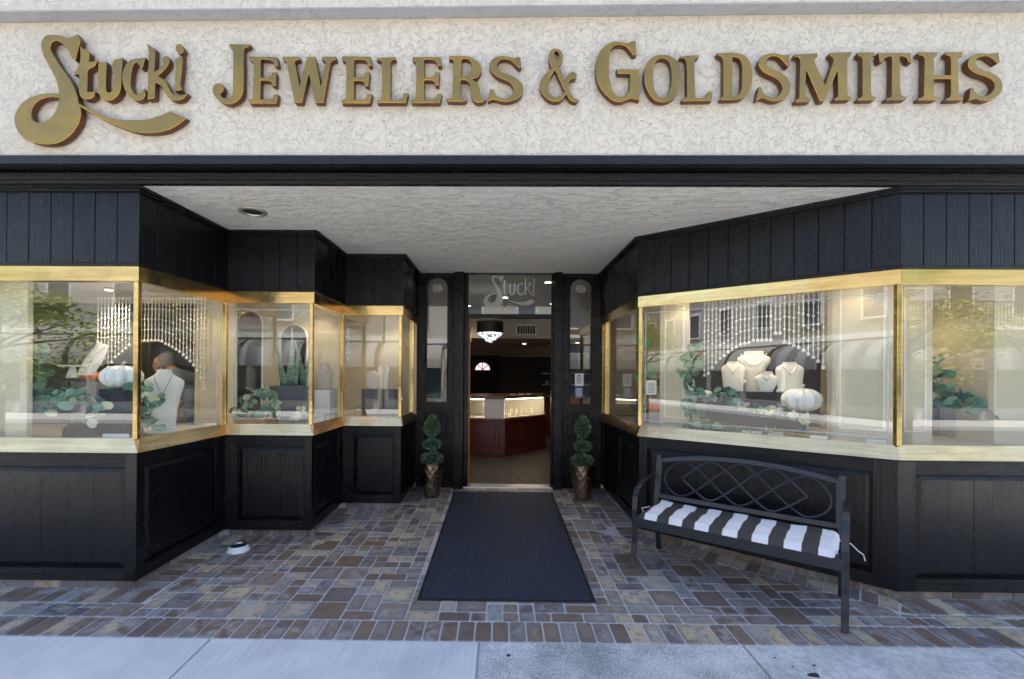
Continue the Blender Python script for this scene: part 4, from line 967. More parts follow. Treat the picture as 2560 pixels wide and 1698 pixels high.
# the floor slopes, so each leg ends on it
def legz(lx,ly):
    wx=bn.location.x+lx*math.cos(ang)-ly*math.sin(ang); wy=bn.location.y+lx*math.sin(ang)+ly*math.cos(ang); return floorz(wy)-bn.location.z
def flat(pts,wx,th,axis=Vector((1,0,0))):
    """flat bar swept along pts in the YZ plane, width along axis"""
    mb=MB(); pts=[Vector(p) for p in pts]; m=len(pts)
    for j,p in enumerate(pts):
        t_=(pts[min(j+1,m-1)]-pts[max(j-1,0)]).normalized(); n_=axis.cross(t_).normalized()
        for a,b in ((-1,-1),(1,-1),(1,1),(-1,1)): mb.v.append(tuple(p+axis*(wx/2*a)+n_*(th/2*b)))
    for j in range(m-1):
        for i in range(4): mb.f.append([j*4+i,j*4+(i+1)%4,(j+1)*4+(i+1)%4,(j+1)*4+i])
    mb.f.append([3,2,1,0]); mb.f.append([(m-1)*4+i for i in range(4)]); return mb
for s in (-1,1):
    x=s*half
    z0=legz(x,-.23)
    arm=[(x,-.245,z0),(x,-.228,z0+.06),(x,-.205,.20),(x,-.20,.34),(x,-.205,.46),(x,-.19,.56),(x,-.14,.625),(x,-.05,.655),(x,.08,.665),(x,.20,.668)]
    flat(arm,.040,.014).build('front_leg_and_arm',bm_,bn,bevel=.003)
    z1=legz(x,.25)
    flat([(x*.955,.27,z1),(x*.955,.215,.30),(x*.955,.195,.42),(x*.955,.225,.58),(x*.955,.27,.835)],.040,.022).build('rear_leg_and_upright',bm_,bn,bevel=.003)
    flat([(x*.975,-.21,.395),(x*.975,.20,.375)],.02,.035).build('side_rail',bm_,bn)
    MB().lathe([(.009,0),(.006,.004)],n=10).build('bolt',bm_,bn).location=(x,-.212,.22)
MB().box(-half,-.215,.335,half,-.200,.41).build('front_apron',bm_,bn,bevel=.003)
sl=half*.97
for k in range(6): MB().box(-sl,-.19+k*.064,.397-k*.0022,sl,-.145+k*.064,.405-k*.0022).build('seat_slat',bm_,bn,bevel=.002)
MB().box(-sl,.165,.34,sl,.185,.40).build('rear_rail',bm_,bn,bevel=.002)
by=lambda z: .20+.045*(z-.45)/.2      # leaning back
zb0,zt0=.50,.79; xe=half*.93
def back_bar(x0,x1,zf0,zf1,nm,th=.018,hh=.032,n=1):
    mb=MB()
    for k in range(n):
        a,b=x0+(x1-x0)*k/n,x0+(x1-x0)*(k+1)/n; za,zb_=zf0(a),zf0(b)
        mb.hexa([(a,by(za)-th,za-hh/2),(b,by(zb_)-th,zb_-hh/2),(b,by(zb_),zb_-hh/2),(a,by(za),za-hh/2),(a,by(za+hh)-th,za+hh/2),(b,by(zb_+hh)-th,zb_+hh/2),(b,by(zb_+hh),zb_+hh/2),(a,by(za+hh),za+hh/2)])
    return mb.build(nm,bm_,bn)
arch=lambda x: zt0+.065*(1-(x/xe)**2)
back_bar(-xe,xe,arch,arch,'top_rail',n=20); back_bar(-xe,xe,lambda x:zb0,None,'bottom_rail')
for s in (-1,1):
    mb=MB(); x0=s*xe; mb.hexa([(x0-.015,by(zb0)-.018,zb0),(x0+.015,by(zb0)-.018,zb0),(x0+.015,by(zb0),zb0),(x0-.015,by(zb0),zb0),(x0-.015,by(zt0)-.018,zt0+.01),(x0+.015,by(zt0)-.018,zt0+.01),(x0+.015,by(zt0),zt0+.01),(x0-.015,by(zt0),zt0+.01)]); mb.build('back_stile',bm_,bn)
def spl(cps,closed,n=8):
    r=[]; m=len(cps)
    for i in range(m if closed else m-1):
        p0,p1,p2,p3=[Vector(cps[(i+k)%m] if closed else cps[max(0,min(m-1,i+k))]) for k in (-1,0,1,2)]
        for j in range(n):
            t=j/n; r.append(.5*((2*p1)+(p2-p0)*t+(2*p0-5*p1+4*p2-p3)*t*t+(3*p1-p0-3*p2+p3)*t**3))
    if not closed: r.append(Vector(cps[-1]))
    return r
def scroll(cps,closed,nm,dy):
    r=[]
    for q in spl(cps,closed):
        x=(q.x-4)/5.35*(xe-.035); zc=(zb0+arch(x))/2; zz=zc+q.y*(arch(x)-zb0-.05)/2
        r.append((x,by(zz)-.009+dy,zz))
    MB().tube(r,.0085,8,closed=closed).build(nm,bm_,bn,smooth=True)
P1=[(0,0),(1,.62),(2,1),(3,.62),(4,0),(5,-.62),(6,-1),(7,-.62),(8,0)]
scroll(P1,False,'scroll_strand',-.004); scroll([(x,-y) for x,y in P1],False,'scroll_strand',.004)
scroll([(-1.3,0),(-.9,.68),(0,1),(1,.62),(2,0),(3,-.62),(4,-1),(5,-.62),(6,0),(7,.62),(8,1),(8.9,.68),(9.3,0),(8.9,-.68),(8,-1),(7,-.62),(6,0),(5,.62),(4,1),(3,.62),(2,0),(1,-.62),(0,-1),(-.9,-.68)],True,'scroll_strand',0)
# cushion
cm=mat('striped_cushion',(.8,.8,.8),.85); tc=N(cm,'TexCoord'); sx=N(cm,'SeparateXYZ'); L(cm,tc.outputs['Object'],sx.inputs[0])
st=math_(cm,'FRACT',math_(cm,'ADD',math_(cm,'DIVIDE',sx.outputs['X'],.182),10.5-(half-.04)/.182+.0))
isw=ramp(cm,st,[(0,1),(.50,0)],'CONSTANT')
edge=ramp(cm,st,[(0,1),(.012,0),(.485,0),(.5,1),(.515,0),(.985,1)],'CONSTANT')
fab=noise(cm,coords(cm,'Object'),60,3)
c_=mix(cm,isw,mix(cm,fab,(.034,.031,.028),(.065,.060,.055)),(.80,.77,.78)); setc(cm,mix(cm,edge,c_,(.7,.66,.55)))
setn(cm,bump(cm,noise(cm,coords(cm,'Object',(6,14,1)),1.6,4,.6,1.0),.5,.03))
cu=empty('seat_cushion',tuple(bn.location+Vector((0,0,.41))),'black and white striped cushion with ties on the black bench','cushion'); cu.rotation_euler.z=ang
mb=MB(); nx,ny=72,16; hx,hy=half-.04,.212
def cz(x,y,top):
    ex=max(0,abs(x)/hx-.93)/.07; ey=max(0,abs(y)/hy-.82)/.18; r=math.sqrt(max(0,1-min(1,ex*ex)))*math.sqrt(max(0,1-min(1,ey*ey)))
    base=.003+.10*max(0,(y/hy-.45))**2
    tuft=.006*math.cos(y/hy*math.pi*1.5)+.004*math.sin(x*11+y*9)+.003*math.sin(x*31+1.3*y)
    return base+((.046+tuft)*r if top else 0)
for top in (1,0):
    for j in range(ny+1):
        for i in range(nx+1):
            x=-hx+2*hx*i/nx; y=-hy+2*hy*j/ny; x2=x+ .009*math.sin(y*13+.6)*(1 if top else 1); mb.v.append((x2,y-.02,cz(x,y,top)))
q=(nx+1)*(ny+1)
for j in range(ny):
    for i in range(nx):
        a=j*(nx+1)+i; mb.f.append([a,a+1,a+nx+2,a+nx+1]); mb.f.append([q+a+nx+1,q+a+nx+2,q+a+1,q+a])
for i in range(nx): mb.f.append([i,q+i,q+i+1,i+1]); a=ny*(nx+1)+i; mb.f.append([a,a+1,q+a+1,q+a])
for j in range(ny): a=j*(nx+1); mb.f.append([a,a+nx+1,q+a+nx+1,q+a]); a+=nx; mb.f.append([a,q+a,q+a+nx+1,a+nx+1])
mb.build('cushion_pad',cm,cu,smooth='all')
wt=plain('white_tie',(.75,.75,.75),.8)
MB().tube([(hx-.01,.12,.02),(hx+.06,.19,-.01),(hx+.10,.22,-.06),(hx+.125,.22,-.075),(hx+.135,.22,-.115)],.0035,5).build('tie',wt,cu)
MB().tube([(hx-.005,-.10,.02),(hx+.005,-.12,-.03),(hx+.02,-.12,-.05),(hx+.035,-.11,-.10)],.0035,5).build('tie',wt,cu)
MB().tube([(-hx+.01,-.15,.03),(-hx-.02,-.1,.045),(-hx+.02,-.03,.05)],.0035,5).build('tie',wt,cu)
# ================================================================ DISPLAY WINDOWS: back walls, decks, contents
def ray(u,v): 
    p=P(u,v,1.0); return p-Vector((0,0,CZ))
def onR2(u,v,off):
    """point on the plane parallel to the slanted right window, 'off' metres behind the fascia"""
    n=normals(PR)[1]; d=ray(u,v); p0=PR[1]-n*off; t=n.dot(p0)/(n.dot(Vector((d.x,d.y)))); return Vector((0,0,CZ))+d*t
ZD=1.02
dk=lambda pl,nm='display_deck',m='deck': prism(MB(),[Vector(p) for p in pl],ZD-.03,ZD)
M['deck']=mat('display_deck',(.42,.38,.33),.5)
def dstruct(mb,nm,m): o=mb.build(nm,m); o['kind']='structure'; return o
def order(pl): return pl
dstruct(dk([(-4.6,3.185),(-2.56,3.185),(-2.525,4.14),(-2.525,4.3),(-4.6,4.3)]),'display_deck',M['deck'])
dstruct(dk([(-2.52,4.145),(-1.73,4.145),(-1.725,4.945),(-1.725,5.0),(-2.88,5.0),(-2.88,4.36),(-2.52,4.36)]),'display_deck',M['deck'])
dstruct(dk([(-1.72,4.945),(-1.09,4.945),(-1.085,5.74),(-2.0,5.74),(-2.0,5.06),(-1.72,5.06)]),'display_deck',M['deck'])
a=onR2(1600,1000,.06); 
qi=offset(PR,-.06)
dstruct(dk([qi[1],qi[2],qi[3],(6.2,4.3),(3.4,4.4),(2.4,5.1),(1.34,5.73),qi[0]]),'display_deck',M['deck'])
# walls
def wallbox(x0,y0,x1,y1,z0,z1,m='beige',nm='display_wall'): return dstruct(MB().box(x0,y0,z0,x1,y1,z1),nm,M[m])
wallbox(-5.2,3.27,-3.42,3.31,ZD,2.27)
wallbox(-2.83,4.28,-2.50,4.32,ZD,2.27); wallbox(-4.6,4.28,-2.8301,4.32,2.17,2.27)
xa=[P(u,900,4.95).x for u in (590,656,700,768)]
wallbox(-2.90,4.95,xa[0],4.99,ZD,2.27); wallbox(xa[1],4.95,xa[2],4.99,ZD,2.27); wallbox(xa[3],4.95,-1.73,4.99,ZD,2.27)
z1,z2=P(620,778,4.95).z,P(735,812,4.95).z
def archtop(x0,x1,z,y0=4.95,y1=4.99):
    mb=MB(); c=(x0+x1)/2; r=(x1-x0)/2; n=12
    for k in range(n):
        xa_,xb_=c-r*math.cos(math.pi*k/n),c-r*math.cos(math.pi*(k+1)/n); za,zb=z-r+r*math.sin(math.pi*k/n),z-r+r*math.sin(math.pi*(k+1)/n)
        mb.hexa([(xa_,y0,za),(xb_,y0,zb),(xb_,y1,zb),(xa_,y1,za),(xa_,y0,2.27),(xb_,y0,2.27),(xb_,y1,2.27),(xa_,y1,2.27)])
    return dstruct(mb,'display_wall',M['beige'])
archtop(xa[0],xa[1],z1); archtop(xa[2],xa[3],z2)
mb=MB()
for (x0,x1,z) in ((xa[0],xa[1],z1),(xa[2],xa[3],z2)):
    r=(x1-x0)/2; c=(x0+x1)/2
    mb.tube([(x0,4.945,ZD+.01),(x0,4.945,z-r)]+[(c-r*math.cos(math.pi*k/12),4.945,z-r+r*math.sin(math.pi*k/12)) for k in range(1,12)]+[(x1,4.945,z-r),(x1,4.945,ZD+.01)],.010,6)
dstruct(mb,'arch_trim',M['velvet'])
wallbox(-2.0,5.72,-1.04,5.76,ZD,2.27); wallbox(-2.90,4.3201,-2.86,4.949,ZD,2.27); wallbox(-2.04,4.9901,-2.0,5.76,ZD,2.27)
# cavity tops (hold the little display lamps)
for pl in ([(-5.2,3.2),(-2.56,3.2),(-2.53,4.13),(-2.53,4.3),(-5.2,4.3)],[(-2.52,4.15),(-1.74,4.15),(-1.74,5.0),(-2.88,5.0),(-2.88,4.33),(-2.52,4.33)],[(-1.72,4.95),(-1.1,4.95),(-1.1,5.74),(-2.0,5.74),(-2.0,5.01),(-1.72,5.01)],
           [qi[1]+Vector((.03,.02)),qi[2],qi[3],(6.2,4.3),(3.4,4.4),(2.4,5.1),(1.36,5.73),qi[0]+Vector((.03,0))]):
    dstruct(prism(MB(),[Vector(p) for p in pl],2.271,2.30),'display_ceiling',M['velvet'])
def R2wall(u0,u1,off,z0=ZD,z1=2.27,m='beige',th=.03,nm='display_wall'):
    a,b=onR2(u0,935,off),onR2(u1,935,off); n=normals(PR)[1]; k=-n*th
    a,b=Vector((a.x,a.y)),Vector((b.x,b.y))
    return dstruct(prism(MB(),[a,b,b+k,a+k],z0,z1),nm,M[m]),a,b
def moulding(a,b,z0,z1,ins,nm='panel_moulding',t=.012):
    n=Vector(((b-a).y,-(b-a).x)).normalized(); d=(b-a).normalized(); a2,b2=a+d*ins,b-d*ins; mb=MB()
    prism(mb,[a2+n*.006,b2+n*.006,b2+n*.0005,a2+n*.0005],z0,z0+t); prism(mb,[a2+n*.006,b2+n*.006,b2+n*.0005,a2+n*.0005],z1-t,z1)
    prism(mb,[a2+n*.006,a2+d*t+n*.006,a2+d*t+n*.0005,a2+n*.0005],z0+t,z1-t); prism(mb,[b2-d*t+n*.006,b2+n*.006,b2+n*.0005,b2-d*t+n*.0005],z0+t,z1-t)
    return dstruct(mb,nm,M['velvet'])
_,a,b=R2wall(1650,1722,.28); moulding(a,b,1.12,2.2,.04)
_,a,b=R2wall(2078,2236,.28); moulding(a,b,1.12,2.2,.05)
R2wall(1722,2078,.28,2.205,2.27)
R2wall(2068,2078,.24,ZD,2.205,m='tanwall',nm='opening_jamb')
M['brown']=mat('brown_partition',(.075,.045,.022),.5)
R2wall(1700,2130,1.7,0.05,2.7,m='brown',nm='interior_partition')
x0,x1,x2,x3=P(2242,935,3.50).x,P(2331,935,3.50).x,P(2486,935,3.50).x,6.2
wallbox(x0,3.50,x1,3.54,ZD,2.27); moulding(Vector((x0,3.50)),Vector((x1,3.50)),1.1,2.2,.05); wallbox(x2,3.50,x3,3.54,ZD,2.27)
wallbox(x1-.03,3.5401,x1,4.38,ZD,2.27); wallbox(x2,3.5401,x2+.03,4.38,ZD,2.27); wallbox(x1-.2,4.38,x2+.6,4.42,ZD,2.27,'tanwall')
wallbox(1.36,5.70,2.3,5.74,ZD,2.27,'tanwall')
# small warm lamps in the window tops
def dlight(x,y,e,lab,grp='small warm lamps in the window tops'):
    t=empty('display_lamp',(x,y,2.27),lab,'lamp',grp)
    MB().lathe([(.035,-.02),(.035,0)],n=16).build('housing',M['brass'],t); MB().lathe([(.028,-.0225),(.028,-.0205)],n=16).build('lens',dlm,t)
    ld=bpy.data.lights.new('display_lamp','SPOT'); ld.energy=e*.18; ld.color=(1,.82,.60); ld.spot_size=R(125); ld.spot_blend=.7; ld.shadow_soft_size=.03
    lo=link(bpy.data.objects.new('lamp_light',ld)); lo.parent=t; lo.location=(0,0,-.035)
LG='small warm spot lamp above '
for x,y,e,lb in ((-3.1,3.6,20,'the left white pumpkin'),(-2.75,4.0,12,'the tall cream bust'),(-3.5,4.05,45,'the man, added unseen to brighten his face'),(-2.2,4.45,14,'the snake plant'),(-1.95,4.75,12,'the taupe bust'),(-1.45,5.25,14,'the two small white busts'),(-1.25,5.5,8,'the innermost narrow left window')): dlight(x,y,e,LG+lb)  # the lamp over the man is an addition that lights his face
for u,off,e,lb in ((1700,.16,6,'the hanging garland of the right window'),(1800,.42,18,'the leftmost of the four busts'),(1890,.42,22,'the pearl bust'),(1980,.42,20,'the rightmost of the four busts'),(2150,.14,5,'the beige panel left of the right corner post')):
    p=onR2(u,935,off); dlight(p.x,p.y,e,LG+lb)
dlight(3.45,3.9,14,LG+'the red glass pumpkin'); dlight(3.0,3.35,4,LG+'the beige panel right of the right corner post'); dlight(1.55,4.6,6,LG+'the small orange pumpkin'); dlight(4.2,3.35,4,LG+'the far right end of the window')
# ---- kit of display pieces
def ell(mb,secs,n=20,c=(0,0,0)):
    b=len(mb.v)
    for z,rx,ry,oy in secs:
        for i in range(n): a=2*math.pi*i/n; mb.v.append((c[0]+rx*math.cos(a),c[1]+oy+ry*math.sin(a),c[2]+z))
    for j in range(len(secs)-1):
        for i in range(n): a=b+j*n+i; d=b+j*n+(i+1)%n; mb.f.append([a,d,d+n,a+n])
    mb.f.append([b+i for i in reversed(range(n))]); mb.f.append([b+(len(secs)-1)*n+i for i in range(n)]); return mb
def bust(loc,w_,h,lab,rz=0,shape=0,tilt=0,neck='chain',m=None,grp=None,par_scale=1):
    t=empty('necklace_bust',loc,lab,'display bust',grp); t.rotation_euler=(tilt,0,rz)
    if shape==0: s=[(0,.40,.13,0),(.3,.44,.15,0),(.6,.485,.16,0),(.72,.50,.15,0),(.80,.475,.14,0),(.86,.40,.13,0),(.90,.31,.12,0),(.935,.25,.12,0),(.985,.235,.13,-.0),(1,.24,.135,-.0)]
    elif shape==1: s=[(0,.24,.12,0),(.3,.29,.13,0),(.55,.38,.15,0),(.74,.49,.15,0),(.80,.50,.15,0),(.85,.46,.14,0),(.88,.37,.13,0),(.91,.30,.14,0),(.985,.29,.15,0),(1,.295,.155,0)]
    elif shape==3: s=[(0,.27,.12,0),(.35,.32,.13,0),(.55,.39,.15,0),(.76,.49,.15,0),(.82,.485,.14,0),(.865,.38,.13,0),(.90,.27,.12,0),(.94,.195,.12,0),(.985,.175,.12,0),(1,.18,.12,0)]
    else: s=[(0,.26,.13,0),(.25,.36,.15,0),(.5,.47,.17,0),(.62,.50,.17,0),(.70,.47,.16,0),(.77,.38,.15,0),(.83,.28,.14,0),(.90,.24,.14,0),(.985,.25,.15,0),(1,.26,.16,0)]
    mb=MB(); ell(mb,[(z*h,rx*w_,ry*w_,oy) for z,rx,ry,oy in s],24); mb.build('form',m or M['velvet'],t,smooth=True)
    zn=s[-2][0]*h*.93; pts=[]; nk=14; rn=s[-2][1]*w_*1.02; dz=h*(.30 if neck!='pearl' else .26)
    for k in range(nk+1):
        f=k/nk*2-1; x=f*rn*1.25; z=zn-dz*(1-abs(f)**(1.3 if neck=='chain' else 2.4)); 
        # front surface depth at this height
        for a_,b_ in zip(s[:-1],s[1:]):
            if a_[0]*h<=z<=b_[0]*h:
                q=(z-a_[0]*h)/((b_[0]-a_[0])*h); rx=(a_[1]+(b_[1]-a_[1])*q)*w_; ry=(a_[2]+(b_[2]-a_[2])*q)*w_; break
        y=-ry*math.sqrt(max(0,1-min(1,(x/rx)**2)))-.002; pts.append((x,y,z))
    if neck=='pearl':
        mb=MB()
        for p_ in pts: mb.lathe([(.001,-.007),(.006,-.004),(.007,0),(.006,.004),(.001,.007)],p_,8,cap=False)
        mb.build('pearl_necklace',plain('pearl',(.85,.82,.75),.2),t,smooth='all')
    elif neck:
        MB().tube(pts,.0022,5).build('chain',plain('gold_chain',(.7,.5,.2),.25,metal=1),t); 
        p_=pts[nk//2]; MB().lathe([(.001,-.012),(.007,-.004),(.005,.003),(.001,.006)],(p_[0],p_[1]-.003,p_[2]-.006),8).build('pendant',plain('pendant_silver',(.8,.8,.82),.15,metal=1),t)
    return t
def pumpkin(loc,r,h,m,lab,lobes=10):
    t=empty('pumpkin',loc,lab,'pumpkin'); n=lobes*6; pr=[]
    for k in range(13):
        a=-math.pi/2+math.pi*k/12; pr.append((max(.12*r,r*math.cos(a)**.92 if math.cos(a)>1e-3 else .0),h/2+h/2*math.sin(a)*(1 if k<11 else .96)))
    MB().lathe(pr,(0,0,0),n,lobes=lobes,amp=.24).build('body',m,t,smooth='all')
    MB().tube([(0,0,h*.93),(.004,0,h*1.04),(.02,0,h*1.12)],[.014,.010,.012],7).build('stalk',plain('stalk_cream',(.45,.42,.30),.6),t,smooth=True); return t
ceram=mat('white_ceramic',(.80,.80,.79),.12,coat=.6)
def leafmesh(m,seed,fold=.2):
    r=random.Random(seed); mb=MB(); n=16; mb.v.append((0,0,0))
    for k in range(n):
        a=2*math.pi*k/n; x=.5*(1-math.cos(a))*.5*2*.5; 
        lx=.5+.5*math.cos(a); ly=.36*math.sin(a)*(1+.2*math.cos(a)); mb.v.append((lx,ly*r.uniform(.95,1.05),fold*abs(ly)+.12*lx*lx*r.uniform(-1,1)))
    mb.v[0]=(.5,0,.0)
    for k in range(n): mb.f.append([0,1+k,1+(k+1)%n])
    me=mb.mesh('leaf',m,'all'); return me
def leafmat(nm,a,b):
    m=mat(nm,a,.5,spec=.3); setc(m,mix(m,N(m,'ObjectInfo').outputs['Random'],a,b)); return m
LM=[leafmat('eucalyptus_leaf',(.11,.24,.16),(.22,.36,.25)),leafmat('eucalyptus_leaf_dark',(.045,.13,.075),(.11,.23,.14)),leafmat('cream_leaf',(.50,.52,.33),(.62,.60,.46))]
LMS=[[leafmesh(m,s) for s in range(3)] for m in LM]
leafcount=[0]
def garland(pts,n,size,lab,seed=0,spread=.05,mixw=(.45,.35,.2)):
    r=random.Random(seed); o=Vector(pts[0]); t=empty('leaf_garland',tuple(o),lab,'garland')
    sp=spl([tuple(Vector(p)-o) for p in pts],False,6)
    MB().tube(sp,.004,5).build('stem',plain('vine_stem',(.22,.20,.13),.7),t)
    for k in range(int(n*1.35)):
        p=sp[int(r.random()*(len(sp)-1))]; q=r.choices((0,1,2),mixw)[0]; s=size*r.uniform(.75,1.45)
        d=Vector((r.uniform(-1,1),r.uniform(-1,.6),r.uniform(-1,1)))*spread
        inst(r.choice(LMS[q]),'leaf',t,tuple(p+d*.6),(r.uniform(.6,2.4),r.uniform(-.7,.7),r.uniform(0,6.28)),(s,s,s)); leafcount[0]+=1
    return t
def bxt(nm,loc,sx,sy,sz,m,lab,cat,rz=0,grp=None,bev=.003,part='body'):
    t=empty(nm,loc,lab,cat,grp,rz=rz); MB().box(-sx/2,-sy/2,0,sx/2,sy/2,sz).build(part,m,t,bevel=bev); return t
# ---- beads
bead_m=plain('pearl_bead',(.78,.75,.68),.3)
bsec=MB()
bsec.tube([(0,0,-.09),(0,0,0)],.0034,5,cap=False)
for z,r_ in ((-.0,.0105),(-.045,.0065),(-.058,.0065)): bsec.lathe([(.001,-r_),(r_*.8,-r_*.6),(r_,0),(r_*.8,r_*.6),(.001,r_)],(0,0,z),7,cap=False)
def bead_curtain(p0,p1,zt,lens,lab):
    t=empty('bead_curtain',((p0[0]+p1[0])/2,(p0[1]+p1[1])/2,zt),lab,'bead curtain'); o=Vector((t.location.x,t.location.y,0))
    MB().tube([Vector((p0[0],p0[1],0))-o,Vector((p1[0],p1[1],0))-o],.006,6).build('rod',M['velvet'],t)
    n=len(lens)
    for k,l in enumerate(lens):
        f=k/(n-1); x=p0[0]+(p1[0]-p0[0])*f; y=p0[1]+(p1[1]-p0[1])*f; mb=MB()
        m_=max(2,int(l/.09)); sc_=l/(m_*.09)
        for j in range(m_): q=len(mb.v); mb.v+=[(a,b,(c-.09*j)*sc_) for a,b,c in bsec.v]; mb.f+=[[q+i for i in ff] for ff in bsec.f]
        mb.lathe([(.001,.012),(.007,.008),(.014,-.004),(.013,-.014),(.001,-.020)],(0,0,-l),8,cap=False)
        s=mb.build('bead_strand',bead_m,t,smooth='all'); s.location=(x-t.location.x,y-t.location.y,0)
YB=4.2
lz=lambda v,u=400,Y=YB: P(u,v,Y).z
us=[244,253,262,272,281,289,298,306,315,323]+[344,353,361,370,379,388,396,405,414,423,432,441,449,458,467,476,485,494,502,511]
bv=[855,870,895,918,905,892,885,878,870,862]+[852,852,851,851,850,850,850,852,858,862,867,872,878,886,894,902,912,926,944,971]
zt=2.20
bead_curtain((P(244,900,YB).x,YB),(P(323,900,YB).x,YB),zt,[zt-P(u,v,YB).z for u,v in zip(us[:10],bv[:10])],'short pearl bead curtain hanging left of the brass corner post in the left window')
bead_curtain((P(344,900,YB).x,YB),(P(511,900,YB).x,YB),zt,[zt-P(u,v,YB).z for u,v in zip(us[10:],bv[10:])],'pearl bead curtain cut in an arch, hanging behind the man in the left window')
ub=[1761,1770,1779,1788,1798,1806,1816,1826,1836,1845,1858,1864,1886,1897,1907,1918,1928,1938,1960,1970,1982,1993,2004,2016,2028,2039,2050,2062,2071]
vb=[937,932,918,905,895,888,878,872,867,860,858,856,850,850,849,849,849,832,855,858,862,868,875,884,892,902,918,936,958]
ub_e=[1761+(2071-1761)*k/28 for k in range(29)]
q0,q1=onR2(1761,900,.30),onR2(2071,900,.30); zt=2.215
ln=[]
for k in range(29):
    # equal spacing along the rod in the world
    x=q0.x+(q1.x-q0.x)*k/28; y=q0.y+(q1.y-q0.y)*k/28; u=PPX+FPX*(x+YAW*y)/y
    j=min(range(29),key=lambda i:abs(ub[i]-u)); ln.append(zt-onR2(u,vb[j],.30).z)
bead_curtain((q0.x,q0.y),(q1.x,q1.y),zt,ln,'wide pearl bead curtain cut in an arch above the four white busts')
# ---- right window: shelf, busts, pumpkin
OFF=.52
a,b=onR2(1790,978,OFF-.12),onR2(2012,978,OFF-.12); n_=normals(PR)[1]
zsh=onR2(1900,979,OFF).z
sh=empty('display_shelf',((a.x+b.x)/2,(a.y+b.y)/2,zsh),'dark glass shelf holding four white busts in the right window','shelf'); o2=Vector((sh.location.x,sh.location.y))
prism(MB(),[Vector(a[:2])-o2,Vector(b[:2])-o2,Vector(b[:2])-n_*.28-o2,Vector(a[:2])-n_*.28-o2],-.012,0).build('shelf_board',plain('smoked_glass',(.03,.032,.035),.08),sh)
for q in (a,b): q2=Vector(q[:2])-n_*.2-o2; MB().box(q2.x-.008,q2.y-.008,ZD-zsh,q2.x+.008,q2.y+.008,-.0125).build('shelf_leg',M['steel'],sh)
rzR=math.atan2(-(-n_.x),-(n_.y))
rzR=math.atan2(n_.x,-n_.y)*.55
def bustR(u0,u1,v0,v1,off,lab,shape,neck,dark=None):
    c=onR2((u0+u1)/2,v1,off); k=c.y/FPX; w_=(u1-u0)*k; h=(v1-v0)*k; return bust((c.x,c.y,zsh+.0005),w_,h,lab,rzR*1.3,shape,0,neck)
bustR(1847,1920,876,975,OFF+.12,'largest white bust wearing a pearl necklace, at the back of the right window shelf',1,'pearl')
bustR(1806,1859,905,978,OFF,'leftmost of the four white busts on the right window shelf, with a gold chain',0,'chain')
bustR(1889,1943,927,978,OFF-.03,'smallest white bust, low and tapering, in the middle of the right window shelf',2,'chain')
bustR(1943,2004,903,978,OFF,'rightmost of the four white busts, above the white pumpkin',0,'chain')
c=onR2(1857,977,OFF-.05); t=empty('earring_stand',(c.x,c.y,zsh),'small cream earring stand between the two left busts','earring stand')
MB().tube([(0,0,0),(0,0,.08)],.003,6).build('stem',M['velvet'],t); MB().box(-.024,-.006,.08,.024,.006,.105).build('bar',M['velvet'],t)
for s in (-1,1): MB().lathe([(.001,0),(.005,.008),(.001,.02)],(s*.016,-.01,.045),6).build('earring',plain('pendant_silver',(.8,.8,.82),.15,metal=1),t)
c=onR2(1950,977,OFF-.06); bxt('ring_box',(c.x,c.y,zsh+.0005),.045,.04,.024,M['velvet'],'tiny cream ring box at the foot of the rightmost bust','box')
c=onR2(2004,1030,OFF-.1); pz=c.z
t=empty('acrylic_riser',(c.x,c.y,ZD),'clear riser under the white pumpkin in the right window','riser')
acr=M['glass']; MB().box(-.13,-.1,pz-ZD-.008,.13,.1,pz-ZD-.0005).build('top',acr,t); MB().box(-.13,-.1,.0005,-.122,.1,pz-ZD-.0085).build('side',acr,t); MB().box(.122,-.1,.0005,.13,.1,pz-ZD-.0085).build('side',acr,t)
k=c.y/FPX; pumpkin((c.x,c.y,pz),42*k,60*k,ceram,'glossy white ceramic pumpkin right of the busts in the right window')
for (u,v,lab) in ((1768,1045,'white price card lying at the foot of the left garland in the right window'),(1905,1062,'long white price card in front of the shelf in the right window'),(2046,1074,'white price card right of the pumpkin in the right window'),(2190,1100,'white card standing low near the brass corner post in the right window')):
    c=onR2(u,v,.16 if u!=1905 else .2); bxt('price_card',(c.x,c.y,ZD+.0006),.11 if u!=1905 else .30,.006,.045,M['paper'],lab,'card',rz=-.68)
dkb=onR2(1870,1050,.55); bxt('display_plinth',(dkb.x,dkb.y,ZD+.0005),.85,.3,zsh-ZD-.1,M['greyc'],'dark plinth beneath the bust shelf in the right window','plinth',rz=-.672)
# garlands right
g=lambda u,v,off: tuple(onR2(u,v,off))
garland([g(1740,880,.24),g(1722,930,.2),g(1745,985,.2),g(1730,1030,.18),g(1760,1060,.16)],44,.075,'blue-green eucalyptus garland hanging down the left of the right window opening',1,.07,(.5,.4,.1))
garland([g(1775,990,.35),g(1815,985,.35),g(1850,1010,.3),g(1900,1030,.28),g(1960,1022,.26),g(2010,1050,.2)],34,.075,'trailing garland with pale leaves in front of the bust shelf',2,.06,(.35,.3,.35))
garland([g(1725,1062,.13),g(1790,1070,.12),g(1860,1075,.12),g(1960,1085,.12)],20,.06,'low eucalyptus spray along the foot of the right window glass',3,.04,(.8,.1,.1))
garland([tuple(P(2325,890,3.7)),tuple(P(2340,950,3.65)),tuple(P(2370,990,3.65)),tuple(P(2420,1010,3.6)),tuple(P(2490,1020,3.6))],44,.085,'eucalyptus garland draped in the far right window beside the red pumpkin',4,.07,(.5,.42,.08))
pR3=lambda s,y,z:(1.36+s,y,z)
